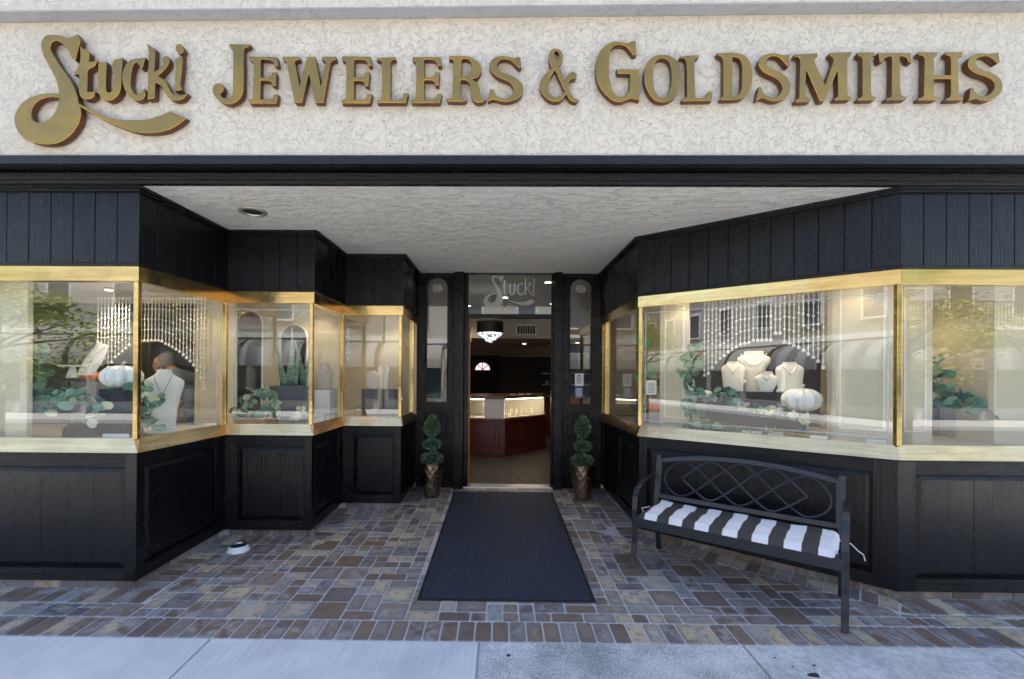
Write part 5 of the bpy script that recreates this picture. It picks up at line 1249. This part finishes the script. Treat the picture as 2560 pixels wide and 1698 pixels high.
garland([(1.50,4.62,1.85),(1.48,4.66,1.6),(1.55,4.7,1.4),(1.50,4.68,1.2),(1.6,4.75,1.1)],30,.09,'dark garland in the innermost right window, above the orange pumpkin',5,.07,(.2,.8,0))
# far right window
cz_=P(2340,935,4.0); bust((cz_.x,4.0,ZD+.28),.26,.42,'cream bust half hidden by the panel in the far right window',0,0,0,'chain')
bxt('riser_block',(P(2340,1000,4.0).x,4.0,ZD+.0005),.2,.16,.278,M['greyc'],'dark block under the half-hidden bust in the far right window','riser')
p=P(2392,1000,3.85); bxt('riser_block',(p.x,3.85,ZD+.0005),.14,.12,P(2392,962,3.85).z-ZD,plain('grey_block',(.30,.30,.33),.7),'grey block holding a jewellery tray in the far right window','riser')
t=bxt('jewellery_tray',(p.x+.03,3.83,P(2392,962,3.85).z+.001),.18,.1,.006,M['white'],'small white tray with two rolled bracelets on the grey block','tray'); 
for k in range(2): MB().lathe([(.001,-.02),(.014,-.01),(.014,.02),(.001,.03)],(-.04+.045*k,0,.03),8).build('bracelet_roll',M['velvet'],t)
red=mat('red_glass',(.30,.02,.012),.08,coat=.8)
p=P(2478,1064,3.72); pumpkin((p.x,3.72,ZD+.001),.13,P(2478,1012,3.72).z-ZD,red,'dark red glass pumpkin at the right edge of the far right window')
# innermost right window
orange=mat('orange_pumpkin',(.55,.13,.02),.35)
pumpkin((1.58,4.72,ZD+.12),.10,.10,orange,'small orange pumpkin in the innermost right window')
bxt('riser_block',(1.58,4.72,ZD+.0005),.3,.2,.118,plain('grey_block',(.30,.30,.33),.7),'grey block under the small orange pumpkin','riser')
t=bxt('window_notice',(1.50,4.5,1.33),.10,.003,.14,M['paper'],'white notice hanging in the innermost right window','notice'); 
mb=MB(); [mb.box(-.035,-.0028,.02+.013*k,.03,-.0017,.024+.013*k) for k in range(8)]; mb.build('printed_text',plain('ink',(.1,.1,.12),.8),t)
# ---- left window one
def PB(u,v,Y): return P(u,v,Y)
p=P(212,938,3.75); t=empty('necklace_easel',(p.x,3.75,p.z),'tilted white necklace panel with a dark pendant, high in the left window','display stand')
mb=MB(); nu,nv=8,10
for side in (0,1):
    for j in range(nv+1):
        for i in range(nu+1):
            f,g_=i/nu,j/nv; w_=.062+.018*math.sin(math.pi*min(1,g_*1.15)); x=(f*2-1)*w_+.10*g_; z=.25*g_+.018*math.sin(math.pi*f)*(g_>.95); y=.05*g_-.03*math.sin(math.pi*f)*(.4+.6*g_)+.006*side; mb.v.append((x,y,z))
q=(nu+1)*(nv+1)
for j in range(nv):
    for i in range(nu): a_=j*(nu+1)+i; mb.f.append([a_,a_+1,a_+nu+2,a_+nu+1]); mb.f.append([q+a_+nu+1,q+a_+nu+2,q+a_+1,q+a_])
for i in range(nu): mb.f.append([i,q+i,q+i+1,i+1]); a_=nv*(nu+1)+i; mb.f.append([a_,a_+1,q+a_+1,q+a_])
for j in range(nv): a_=j*(nu+1); mb.f.append([a_,a_+nu+1,q+a_+nu+1,q+a_]); a_+=nu; mb.f.append([a_,q+a_,q+a_+nu+1,a_+nu+1])
mb.build('panel',M['white'],t,smooth=True)
MB().tube([(.045,.004,.235),(.068,-.02,.17),(.078,-.03,.13),(.095,-.01,.17),(.14,.03,.235)],.0018,5).build('chain',plain('gold_chain',(.7,.5,.2),.25,metal=1),t)
MB().lathe([(.001,-.014),(.007,-.004),(.005,.004),(.001,.008)],(.078,-.034,.115),8).build('pendant',plain('dark_stone',(.02,.02,.03),.1),t)
p2=P(215,945,3.75); bxt('acrylic_riser',(p2.x-.02,3.75,ZD+.0005),.24,.14,p.z-.03-ZD-.003,acr,'clear riser under the tilted bust in the left window','riser')
p=P(178,945,3.7); t=empty('ring_stand',(p.x,3.7,p.z),'white T-shaped bracelet stand left of the tilted bust','display stand')
mb=MB(); mb.hexa([(-.02,-.03,0),(.03,-.03,0),(.03,.03,0),(-.02,.03,0),(-.0,-.012,.09),(.025,-.012,.09),(.025,.012,.09),(-.0,.012,.09)]); mb.build('upright',M['white'],t); MB().box(-.10,-.02,.0905,.12,.02,.105).build('crossbar',M['white'],t,bevel=.004)
p=P(305,972,3.6); pumpkin((p.x,3.6,p.z),43*3.6/1140,60*3.6/1140,ceram,'glossy white ceramic pumpkin behind the brass corner post of the left window')
bxt('riser_block',(p.x,3.6,ZD+.0005),.2,.2,p.z-ZD-.001,M['blackc'],'black block under the left white pumpkin','riser')
p=P(235,955,4.0); pumpkin((p.x,4.0,p.z),.10,.09,orange,'dull orange pumpkin behind the tilted bust in the left window'); bxt('riser_block',(p.x,4.0,ZD+.0005),.22,.2,p.z-ZD-.001,plain('grey_block',(.30,.30,.33),.7),'grey block under the dull orange pumpkin','riser')
p=P(210,1060,3.5); t=empty('velvet_dome',(p.x,3.5,ZD+.0005),'low black velvet mound behind the leaves in the left window','display stand'); MB().lathe([(.15,0),(.14,.06),(.09,.11),(.001,.13)],n=24,sy=.6,cap=False).build('dome',M['blackc'],t,smooth=True)
p=P(410,1066,3.72); bust((p.x,3.72,ZD+.001),90*3.72/1140,P(410,924,3.72).z-ZD,'tall cream bust with a fine chain, in front of the man in the left window',.3,3,0,'chain')
bxt('price_card',(P(290,1045,3.4).x,3.4,ZD+.001),.2,.005,.03,M['paper'],'white price card at the foot of the left corner window','card')
bxt('price_card',(P(535,1040,4.05).x-.0,4.0,ZD+.001),.09,.005,.05,M['paper'],'small white card near the bead strands in the left window','card',rz=.2)
garland([tuple(P(75,870,3.55)),tuple(P(90,920,3.55)),tuple(P(75,960,3.5)),tuple(P(110,1000,3.5)),tuple(P(150,1030,3.45))],42,.085,'blue-green eucalyptus garland at the left of the leftmost window',6,.08,(.5,.42,.08))
garland([tuple(P(120,1020,3.42)),tuple(P(170,985,3.42)),tuple(P(215,1000,3.42)),tuple(P(255,1020,3.4)),tuple(P(200,1050,3.38))],40,.07,'leafy spray with pale round leaves in front of the black velvet mound',7,.06,(.5,.25,.25))
garland([tuple(P(352,960,3.5)),tuple(P(362,1000,3.5)),tuple(P(400,1000,3.52)),tuple(P(365,1040,3.5)),tuple(P(385,1072,3.48))],30,.065,'eucalyptus stems curling round the tall cream bust',8,.045,(.6,.2,.2))
# fern tuft
def tuft(c,n,l,m,lab,nm='fern',seed=0,cat='plant',w_=.006):
    r=random.Random(seed); t=empty(nm,c,lab,cat); mb=MB()
    for k in range(n):
        a=r.uniform(0,6.28); b=r.uniform(.2,1.1); q=[]
        for j in range(4):
            f=j/3; q.append(Vector((math.cos(a)*b*l*f,math.sin(a)*b*l*f,l*f*(1-.35*f*b))))
        s=Vector((-math.sin(a),math.cos(a),0))*w_
        for j in range(3): mb.quad(q[j]-s*(1-j/3),q[j]+s*(1-j/3),q[j+1]+s*(1-(j+1)/3.01),q[j+1]-s*(1-(j+1)/3.01))
    o=mb.build('fronds',m,t); o['kind']='stuff'; return t
gr=mat('fern_green',(.12,.30,.07),.6); setc(gr,ramp(gr,N(gr,'NewGeometry').outputs['Random Per Island'],[(0,(.06,.18,.04)),(1,(.25,.42,.12))]))
tuft(tuple(P(130,1010,3.6)),160,.14,gr,'bright green fern low in the leftmost window','fern',1)
# ---- second and third left windows
p=P(728,1000,4.62); bxt('planter_box',(p.x,4.62,ZD+.0005),.36,.2,P(728,965,4.62).z-ZD,M['greyc'],'dark planter box in the second left window','planter')
sp_=empty('snake_plant',(p.x,4.62,P(728,965,4.62).z),'tall pointed snake plant leaves rising in the second left window','plant')
sm=mat('snake_leaf',(.09,.16,.09),.45); zb_=noise(sm,coords(sm,'Object',(1,1,14)),3,3,.6,2); setc(sm,mix(sm,ramp(sm,zb_,[(.4,0),(.6,1)]),(.05,.11,.07),(.20,.27,.17)))
r_=random.Random(5)
for (dx,h,lx) in ((-.10,.46,-.10),(-.04,.34,.02),(.0,.60,-.02),(.06,.42,.04),(.10,.50,-.12),(.02,.28,-.03),(.14,.36,.05),(-.07,.25,-.07)):
    mb=MB(); n=7; wd=.028; yy=r_.uniform(-.04,.04); tw=r_.uniform(-.5,.5)
    for j in range(n+1):
        f=j/n; w2=wd*(1-f**2.2)*(.7+.6*f*(1-f)*2); cx_=dx+lx*f*f; ca,sa=math.cos(tw),math.sin(tw)
        for s in (-1,0,1): mb.v.append((cx_+s*w2*ca,yy+s*w2*sa+.008*(1-abs(s))+.03*f*f,h*f))
    for j in range(n):
        for s in (0,1): a_=j*3+s; mb.f.append([a_,a_+1,a_+4,a_+3])
    o=mb.build('snake_leaf',sm,sp_,smooth='all'); so=o.modifiers.new('s','SOLIDIFY'); so.thickness=.003
garland([tuple(P(590,1040,4.35)),tuple(P(630,990,4.35)),tuple(P(665,975,4.35)),tuple(P(690,1010,4.3)),tuple(P(650,1045,4.28))],44,.075,'pale and blue-green leaf cluster low in the second left window',9,.06,(.55,.15,.3))
garland([tuple(P(740,1045,4.3)),tuple(P(755,1030,4.3)),tuple(P(765,1035,4.3))],9,.05,'small pale sprig beside the brass post of the second left window',10,.03,(.1,.2,.7))
cc_=plain('taupe_vase',(.30,.25,.19),.5)
p=P(812,975,4.70); t=bust((p.x,4.70,p.z),44*4.7/1140,66*4.7/1140,'taupe bust with a silver pendant behind the narrow left side window',.5,2,0,'chain',plain('taupe_form',(.40,.36,.30),.6))
bxt('riser_block',(p.x,4.70,ZD+.0005),.16,.14,p.z-ZD-.001,M['white'],'white block under the taupe bust','riser')
p=P(797,1035,4.45); bxt('price_card',(p.x,4.45,ZD+.0005),.11,.07,.10,M['white'],'stack of white cards beside the second brass post','card')
# fabric box and two busts in the third left window
p=P(950,1012,5.40); zb_=P(950,973,5.40).z; bxt('fabric_box',(p.x,5.40,ZD+.0005),80*5.4/1140,.22,zb_-ZD,plain('grey_velvet',(.10,.09,.10),.8),'dark fabric box holding two small busts in the third left window','box')
k=5.4/1140
p=P(930,973,5.38); bust((p.x,5.38,zb_+.002),34*k,47*k,'shorter of the two small white busts in the third left window',.1,0,0,None)
p=P(959,973,5.42); bust((p.x,5.42,zb_+.002),36*k,60*k,'taller of the two small white busts in the third left window',-.1,1,0,None)
bxt('price_card',(P(960,1030,5.2).x,5.15,ZD+.001),.30,.10,.006,M['paper'],'flat white card on the deck of the third left window','card')
tuft(tuple(P(1093,1002,6.0)),110,.12,gr,'small green grass tuft behind the left arched window','grass_tuft',3)
bxt('side_table',(P(1093,1002,6.0).x,6.05,ZF),.3,.3,P(1093,1003,6.0).z-ZF,M['dark'],'dark side table behind the left arched window','table')
# reflection of a street sign, modelled as white letters on the third left pane
T,put=bays[4]
for k_,chh in enumerate('TAICHI'):
    me=text_mesh(chh,.075,plain('reflection_white',(.75,.8,.8),.6)); 
    q=P(870,822+13.5*k_,4.937); o=inst(me,'reflected_letter',T,(q.x-T.location.x,4.9355-T.location.y,q.z-.05)); 
# ---- the man
def skin(name,verts,edges,radii,m,par=None,sub=2,root=0):
    me=bpy.data.meshes.new(name); me.from_pydata(verts,edges,[]); o=link(bpy.data.objects.new(name,me))
    o.modifiers.new('skin','SKIN').use_smooth_shade=True
    for i,r in enumerate(radii): sv_=me.skin_vertices[0].data[i]; sv_.radius=(r if isinstance(r,tuple) else (r,r)); sv_.use_root=(i==root)
    s=o.modifiers.new('sub','SUBSURF'); s.levels=sub; s.render_levels=sub
    dg=bpy.context.evaluated_depsgraph_get(); me2=bpy.data.meshes.new_from_object(o.evaluated_get(dg)); bpy.data.objects.remove(o)
    me2.materials.clear(); me2.materials.append(m); me2.polygons.foreach_set('use_smooth',[True]*len(me2.polygons)); o=link(bpy.data.objects.new(name,me2)); o.parent=par; return o
YM=4.62; hx_=P(396,912,YM); tx=P(455,1000,YM)
man=empty('person',(tx.x,YM,ZF),'grey-haired man in glasses and a blue-grey cardigan, leaning into the left window','person')
skinm=mat('skin',(.50,.29,.21),.5); hb=hx_.x-tx.x
zh=hx_.z-ZF     # head centre height
V=[(0,0,.92),(.0,0,1.10),(-.02,0,1.26),(-.06,0,1.36),(-.14,0,1.47),(hb+.07,0,zh-.11),(hb+.060,0,zh-.02),(hb+.062,0,zh+.045),(hb+.02,0,zh-.07)]
Rr=[.15,.145,.15,.115,.065,.075,(.104,.088),(.108,.092),(.06,.055)]
E_=[(0,1),(1,2),(2,3),(3,4),(4,5),(5,6),(6,7)]
V[8]=(hb+.0,0,zh-.085); E_.append((6,8)); Rr[8]=.052
V.append((hb+.065,0,zh+.085)); Rr.append((.078,.070)); E_.append((7,9))
def addc(pts,rs,frm):
    k=frm
    for p_,r_ in zip(pts,rs): V.append(p_); Rr.append(r_); E_.append((k,len(V)-1)); k=len(V)-1
    return k
for s in (-1,1): addc([(0,s*.09,.86),(0.0,s*.1,.48),(.02,s*.1,.06),(-.12,s*.11,.035)],[.09,.062,.045,.035],0)
hand_ends=[]
hp=P(447,1003,YM-.25); hl=(hp.x-tx.x,-.22,hp.z-ZF)
e1=addc([(-.04,-.18,1.34),(.03,-.24,1.12),((hl[0]+.03)/2+.02,-.25,(1.10+hl[2])/2-.04),hl],[.062,.05,.040,.028],3); hand_ends.append((e1,hl,-1))
e2=addc([(-.06,.18,1.34),(-.12,.22,1.14),(-.26,.10,1.18),(-.36,.02,1.22)],[.062,.05,.04,.028],3); hand_ends.append((e2,(-.36,.02,1.22),1))
for e,hh,sg in hand_ends:
    pal=(hh[0]-.05,hh[1],hh[2]+.01); k=addc([pal],[.030],e)
    for f,(dy,ln_) in enumerate(((-.024,.062),(-.008,.075),(.008,.07),(.024,.055))):
        addc([(pal[0]-.03,pal[1]+dy,pal[2]+.005),(pal[0]-.03-ln_*.5,pal[1]+dy*1.05,pal[2]-.006),(pal[0]-.03-ln_*.75,pal[1]+dy,pal[2]-.032)],[.0095,.0085,.007],k)
    addc([(pal[0]-.005,pal[1]-.035,pal[2]+.012),(pal[0]-.035,pal[1]-.045,pal[2]+.004)],[.011,.008],k)
skin('body',V,E_,Rr,skinm,man)
# cardigan: torso and sleeves
cardm=mat('blue_grey_knit',(.17,.20,.25),.9); setn(cardm,bump(cardm,noise(cardm,coords(cardm,'Object'),50,3),.5,.01))
V2=[(0,0,.86),(0,0,1.1),(-.02,0,1.28),(-.06,0,1.37),(-.12,0,1.44)]; R2_=[.175,.165,.185,.175,.11]; E2=[(0,1),(1,2),(2,3),(3,4)]
def add2(pts,rs,frm):
    k=frm
    for p_,r_ in zip(pts,rs): V2.append(p_); R2_.append(r_); E2.append((k,len(V2)-1)); k=len(V2)-1
add2([(-.04,-.18,1.34),(.03,-.24,1.12),((hl[0]+.03)/2+.02,-.25,(1.10+hl[2])/2-.04)],[.085,.072,.060],3)
add2([(-.06,.18,1.34),(-.12,.22,1.14),(-.24,.115,1.178)],[.08,.068,.055],3)
skin('cardigan',V2,E2,R2_,cardm,man)
skin('trousers',[(0,0,.95),(0,-.09,.84),(0,-.1,.48),(.02,-.1,.1),(0,.09,.84),(0,.1,.48),(.02,.1,.1)],[(0,1),(1,2),(2,3),(0,4),(4,5),(5,6)],[.16,.105,.085,.07,.105,.085,.07],plain('dark_trousers',(.03,.035,.05),.8),man)
hair=plain('grey_hair',(.20,.18,.155),.8); mb=MB(); c=Vector((hb+.092,0,zh+.040))
for j in range(9):
    for i in range(20):
        a=2*math.pi*i/20; b=math.pi/2*(1-j/8); x=math.cos(a)*math.cos(b)*.080; y=math.sin(a)*math.cos(b)*.094; z=math.sin(b)*.092
        if j>4: z-=.012*(j-4)*(1.9 if math.cos(a)>.1 else 0)
        mb.v.append((c.x+x,y,c.z+z))
for j in range(8):
    for i in range(20): a=j*20+i; d=j*20+(i+1)%20; mb.f.append([a,d,d+20,a+20])
o=mb.build('hair',hair,man,smooth='all'); s=o.modifiers.new('s','SOLIDIFY'); s.thickness=.012
fx=hb-.038
mb=MB(); mb.lathe([(.001,-.012),(.009,-.006),(.010,.002),(.001,.012)],(fx-.003,-.0,zh-.022),8,cap=False); mb.tube([(fx+.004,0,zh+.012),(fx-.012,0,zh-.012),(fx-.016,0,zh-.025),(fx-.002,0,zh-.034)],[.007,.009,.011,.006],8); mb.build('nose',skinm,man,smooth='all')
MB().lathe([(.001,-.022),(.012,-.015),(.016,0),(.012,.016),(.001,.022)],(hb+.062,-.090,zh-.01),10,sy=.35,cap=False).build('ear',skinm,man,smooth='all')
MB().lathe([(.001,-.022),(.012,-.015),(.016,0),(.012,.016),(.001,.022)],(hb+.055,.090,zh-.01),10,sy=.35,cap=False).build('ear',skinm,man,smooth='all')
mb=MB(); mb.tube([(fx+.008,-.02,zh-.052),(fx-.002,0,zh-.051),(fx+.008,.02,zh-.052)],.005,6); mb.build('lips',plain('lips',(.36,.15,.12),.5),man)
for s in (-1,1): MB().lathe([(.001,-.010),(.009,-.004),(.009,.004),(.001,.010)],(fx+.010,s*.030,zh+.008),8,cap=False).build('eye',plain('eye_white',(.6,.58,.55),.2),man,smooth='all')
gl=plain('black_glasses',(.01,.01,.012),.3); g_=empty('glasses',(0,0,0)); g_.parent=man
for s in (-1,1):
    MB().tube([(fx-.008,s*.033+.022*math.cos(a),zh+.008+.017*math.sin(a)) for a in [2*math.pi*k/14 for k in range(14)]],.003,5,closed=True).build('rim',gl,g_)
    MB().tube([(fx-.006,s*.056,zh+.014),(fx+.04,s*.088,zh+.012),(hb+.05,s*.093,zh+.005)],.003,5).build('temple',gl,g_)
MB().tube([(fx-.008,-.011,zh+.012),(fx-.012,0,zh+.014),(fx-.008,.011,zh+.012)],.003,5).build('bridge',gl,g_)
# ================================================================ ACROSS THE STREET (seen in the glass and brass)
def facade(x0,x1,h,col,awn,lab,seed,balcony=False):
    r=random.Random(seed); y=-13.6; cx=(x0+x1)/2; t=empty('street_building',(cx,y,-.27),lab,'building'); W_=(x1-x0)/2
    wm=plain('facade_%d'%seed,tuple(x*.72 for x in col),.85); gm=plain('far_window_glass',(.05,.07,.09),.06); tr=M['white']
    MB().box(-W_,-6,0,W_,0,h).build('wall',wm,t); MB().box(-W_-.05,-6,h+.001,W_+.05,.25,h+.3).build('cornice',tr,t)
    MB().box(-W_+.02,.0005,3.5,W_-.02,.12,3.75).build('string_course',tr,t)
    n=max(2,int(W_*2/2.4)); st=W_*2/n
    for k in range(n):
        c=-W_+st*(k+.5)
        z=4.4
        while z+1.7<h:
            mb=MB(); mb.box(c-.55,.001,z-.08,c+.55,.10,z-.0005); mb.box(c-.55,.001,z+1.5,c+.55,.08,z+1.6); mb.box(c-.55,.001,z,c-.47,.06,z+1.4995); mb.box(c+.47,.001,z,c+.55,.06,z+1.4995)
            f=mb.build('window_frame',tr,t); MB().box(c-.469,.001,z,c+.469,.02,z+1.499).build('pane',gm,f); z+=2.9
        # shopfront
        f=MB().box(c-st*.42,.0005,.5,c+st*.42,.05,2.5).build('shopfront_window',gm,t)
        mb=MB(); m=9; q=8; w2=st*.46
        prof=[(0.02,3.4)]+[(1.25*math.sin(math.pi/2*j/q),2.35+1.05*math.cos(math.pi/2*j/q)) for j in range(1,q+1)]+[(1.25,2.12)]
        for s in range(2):
            b=len(mb.v)
            for i in range(m+1):
                f_=i/m; xx=c-w2+2*w2*f_
                for (yy,zz) in prof: mb.v.append((xx,yy+.01*s+.05*math.sin(math.pi*((i*1.0)%2)),zz+.01*s))
            L_=len(prof)
            for i in range(m):
                for j in range(L_-1): a=b+i*L_+j; mb.f.append([a,a+1,a+L_+1,a+L_])
        mb.build('awning',awn,t,smooth=True)
    if balcony:
        MB().box(-W_+.4,.12,3.76,W_-.4,1.3,3.9).build('balcony_slab',tr,t); mb=MB(); mb.box(-W_+.4,1.22,4.85,W_-.4,1.28,4.9)
        k=-W_+.45
        while k<W_-.4: mb.box(k,1.24,3.9,k+.025,1.265,4.85); k+=.14
        mb.build('balcony_railing',M['blackc'],t)
    return t
aw1=mat('awning_grey',(.20,.20,.22),.8); tcx=N(aw1,'TexCoord'); sxx=N(aw1,'SeparateXYZ'); L(aw1,tcx.outputs['Object'],sxx.inputs[0]); setc(aw1,ramp(aw1,math_(aw1,'FRACT',math_(aw1,'MULTIPLY',sxx.outputs['X'],.9)),[(0,(.16,.16,.18)),(.5,(.30,.30,.32))],'CONSTANT'))
aw2=mat('awning_cream',(.33,.31,.29),.8)
facade(-34,-24,7.4,(.42,.30,.22),aw2,'brown two-storey shop building far to the left across the street',21)
facade(-23.9,-15,6.8,(.62,.60,.58),aw2,'pale grey two-storey shop building with cream awnings across the street, on the left',22)
facade(-14.9,-6,7.6,(.50,.44,.36),aw1,'tan two-storey shop building with grey barrel awnings across the street',23)
facade(-5.9,3,6.6,(.66,.62,.54),aw2,'cream two-storey shop building straight across the street',24)
facade(3.1,13,8.0,(.36,.16,.11),aw1,'red-brown shop building with a black balcony railing across the street',25,True)
facade(13.1,24,7.0,(.6,.6,.62),aw1,'light grey shop building across the street, on the right',26,True)
facade(24.1,34,7.0,(.5,.42,.33),aw2,'tan shop building far to the right across the street',27)
tl=mat('street_tree_leaf',(.12,.22,.04),.55); setc(tl,ramp(tl,N(tl,'NewGeometry').outputs['Random Per Island'],[(0,(.16,.24,.03)),(.6,(.38,.48,.08)),(1,(.58,.62,.16))]))
bark=plain('tree_bark',(.09,.07,.05),.9)
def tree(x,y,h,r,seed,lab):
    rn=random.Random(seed); t=empty('street_tree',(x,y,-.25),lab,'tree'); br=[]
    mb=MB(); mb.tube([(0,0,0),(.04,.02,h*.3),(0,.05,h*.55),(.03,0,h*.8)],[.10,.08,.06,.03],8)
    for k in range(11):
        a=rn.uniform(0,6.28); z=h*rn.uniform(.35,.75); l=r*rn.uniform(.6,1); e=(l*math.cos(a),l*math.sin(a),z+l*rn.uniform(.1,.6)); br.append(e)
        mb.tube([(0,0,z),(e[0]*.5,e[1]*.5,z+(e[2]-z)*.6),e],[.03,.02,.008],6)
    mb.build('trunk',bark,t,smooth=True); mb=MB()
    cl=br+[(0,0,h*.85)]+[(rn.uniform(-r,r)*.7,rn.uniform(-r,r)*.7,h*rn.uniform(.55,.95)) for _ in range(10)]
    for c in cl:
        rr=r*rn.uniform(.22,.42)
        for k in range(330):
            d=Vector((rn.gauss(0,1),rn.gauss(0,1),rn.gauss(0,.7))); d=d.normalized()*rr*rn.random()**.5; p=Vector(c)+d
            u=Vector((rn.uniform(-1,1),rn.uniform(-1,1),rn.uniform(-.4,.4))).normalized(); w_=u.cross(Vector((0,0,1))).normalized(); s=rn.uniform(.035,.065)
            mb.quad(p-u*s,p+w_*s*.6,p+u*s,p-w_*s*.6+Vector((0,0,.01)))
    o=mb.build('crown',tl,t); o['kind']='stuff'; return t
tree(-9.6,-2.3,3.9,1.6,1,'small light green maple at the kerb, behind the camera to the left')
tree(-14.8,-1.8,4.6,1.6,2,'bushy street tree further left along the kerb')
tree(7.5,-2.2,4.2,1.4,3,'street tree at the kerb, behind the camera to the right')
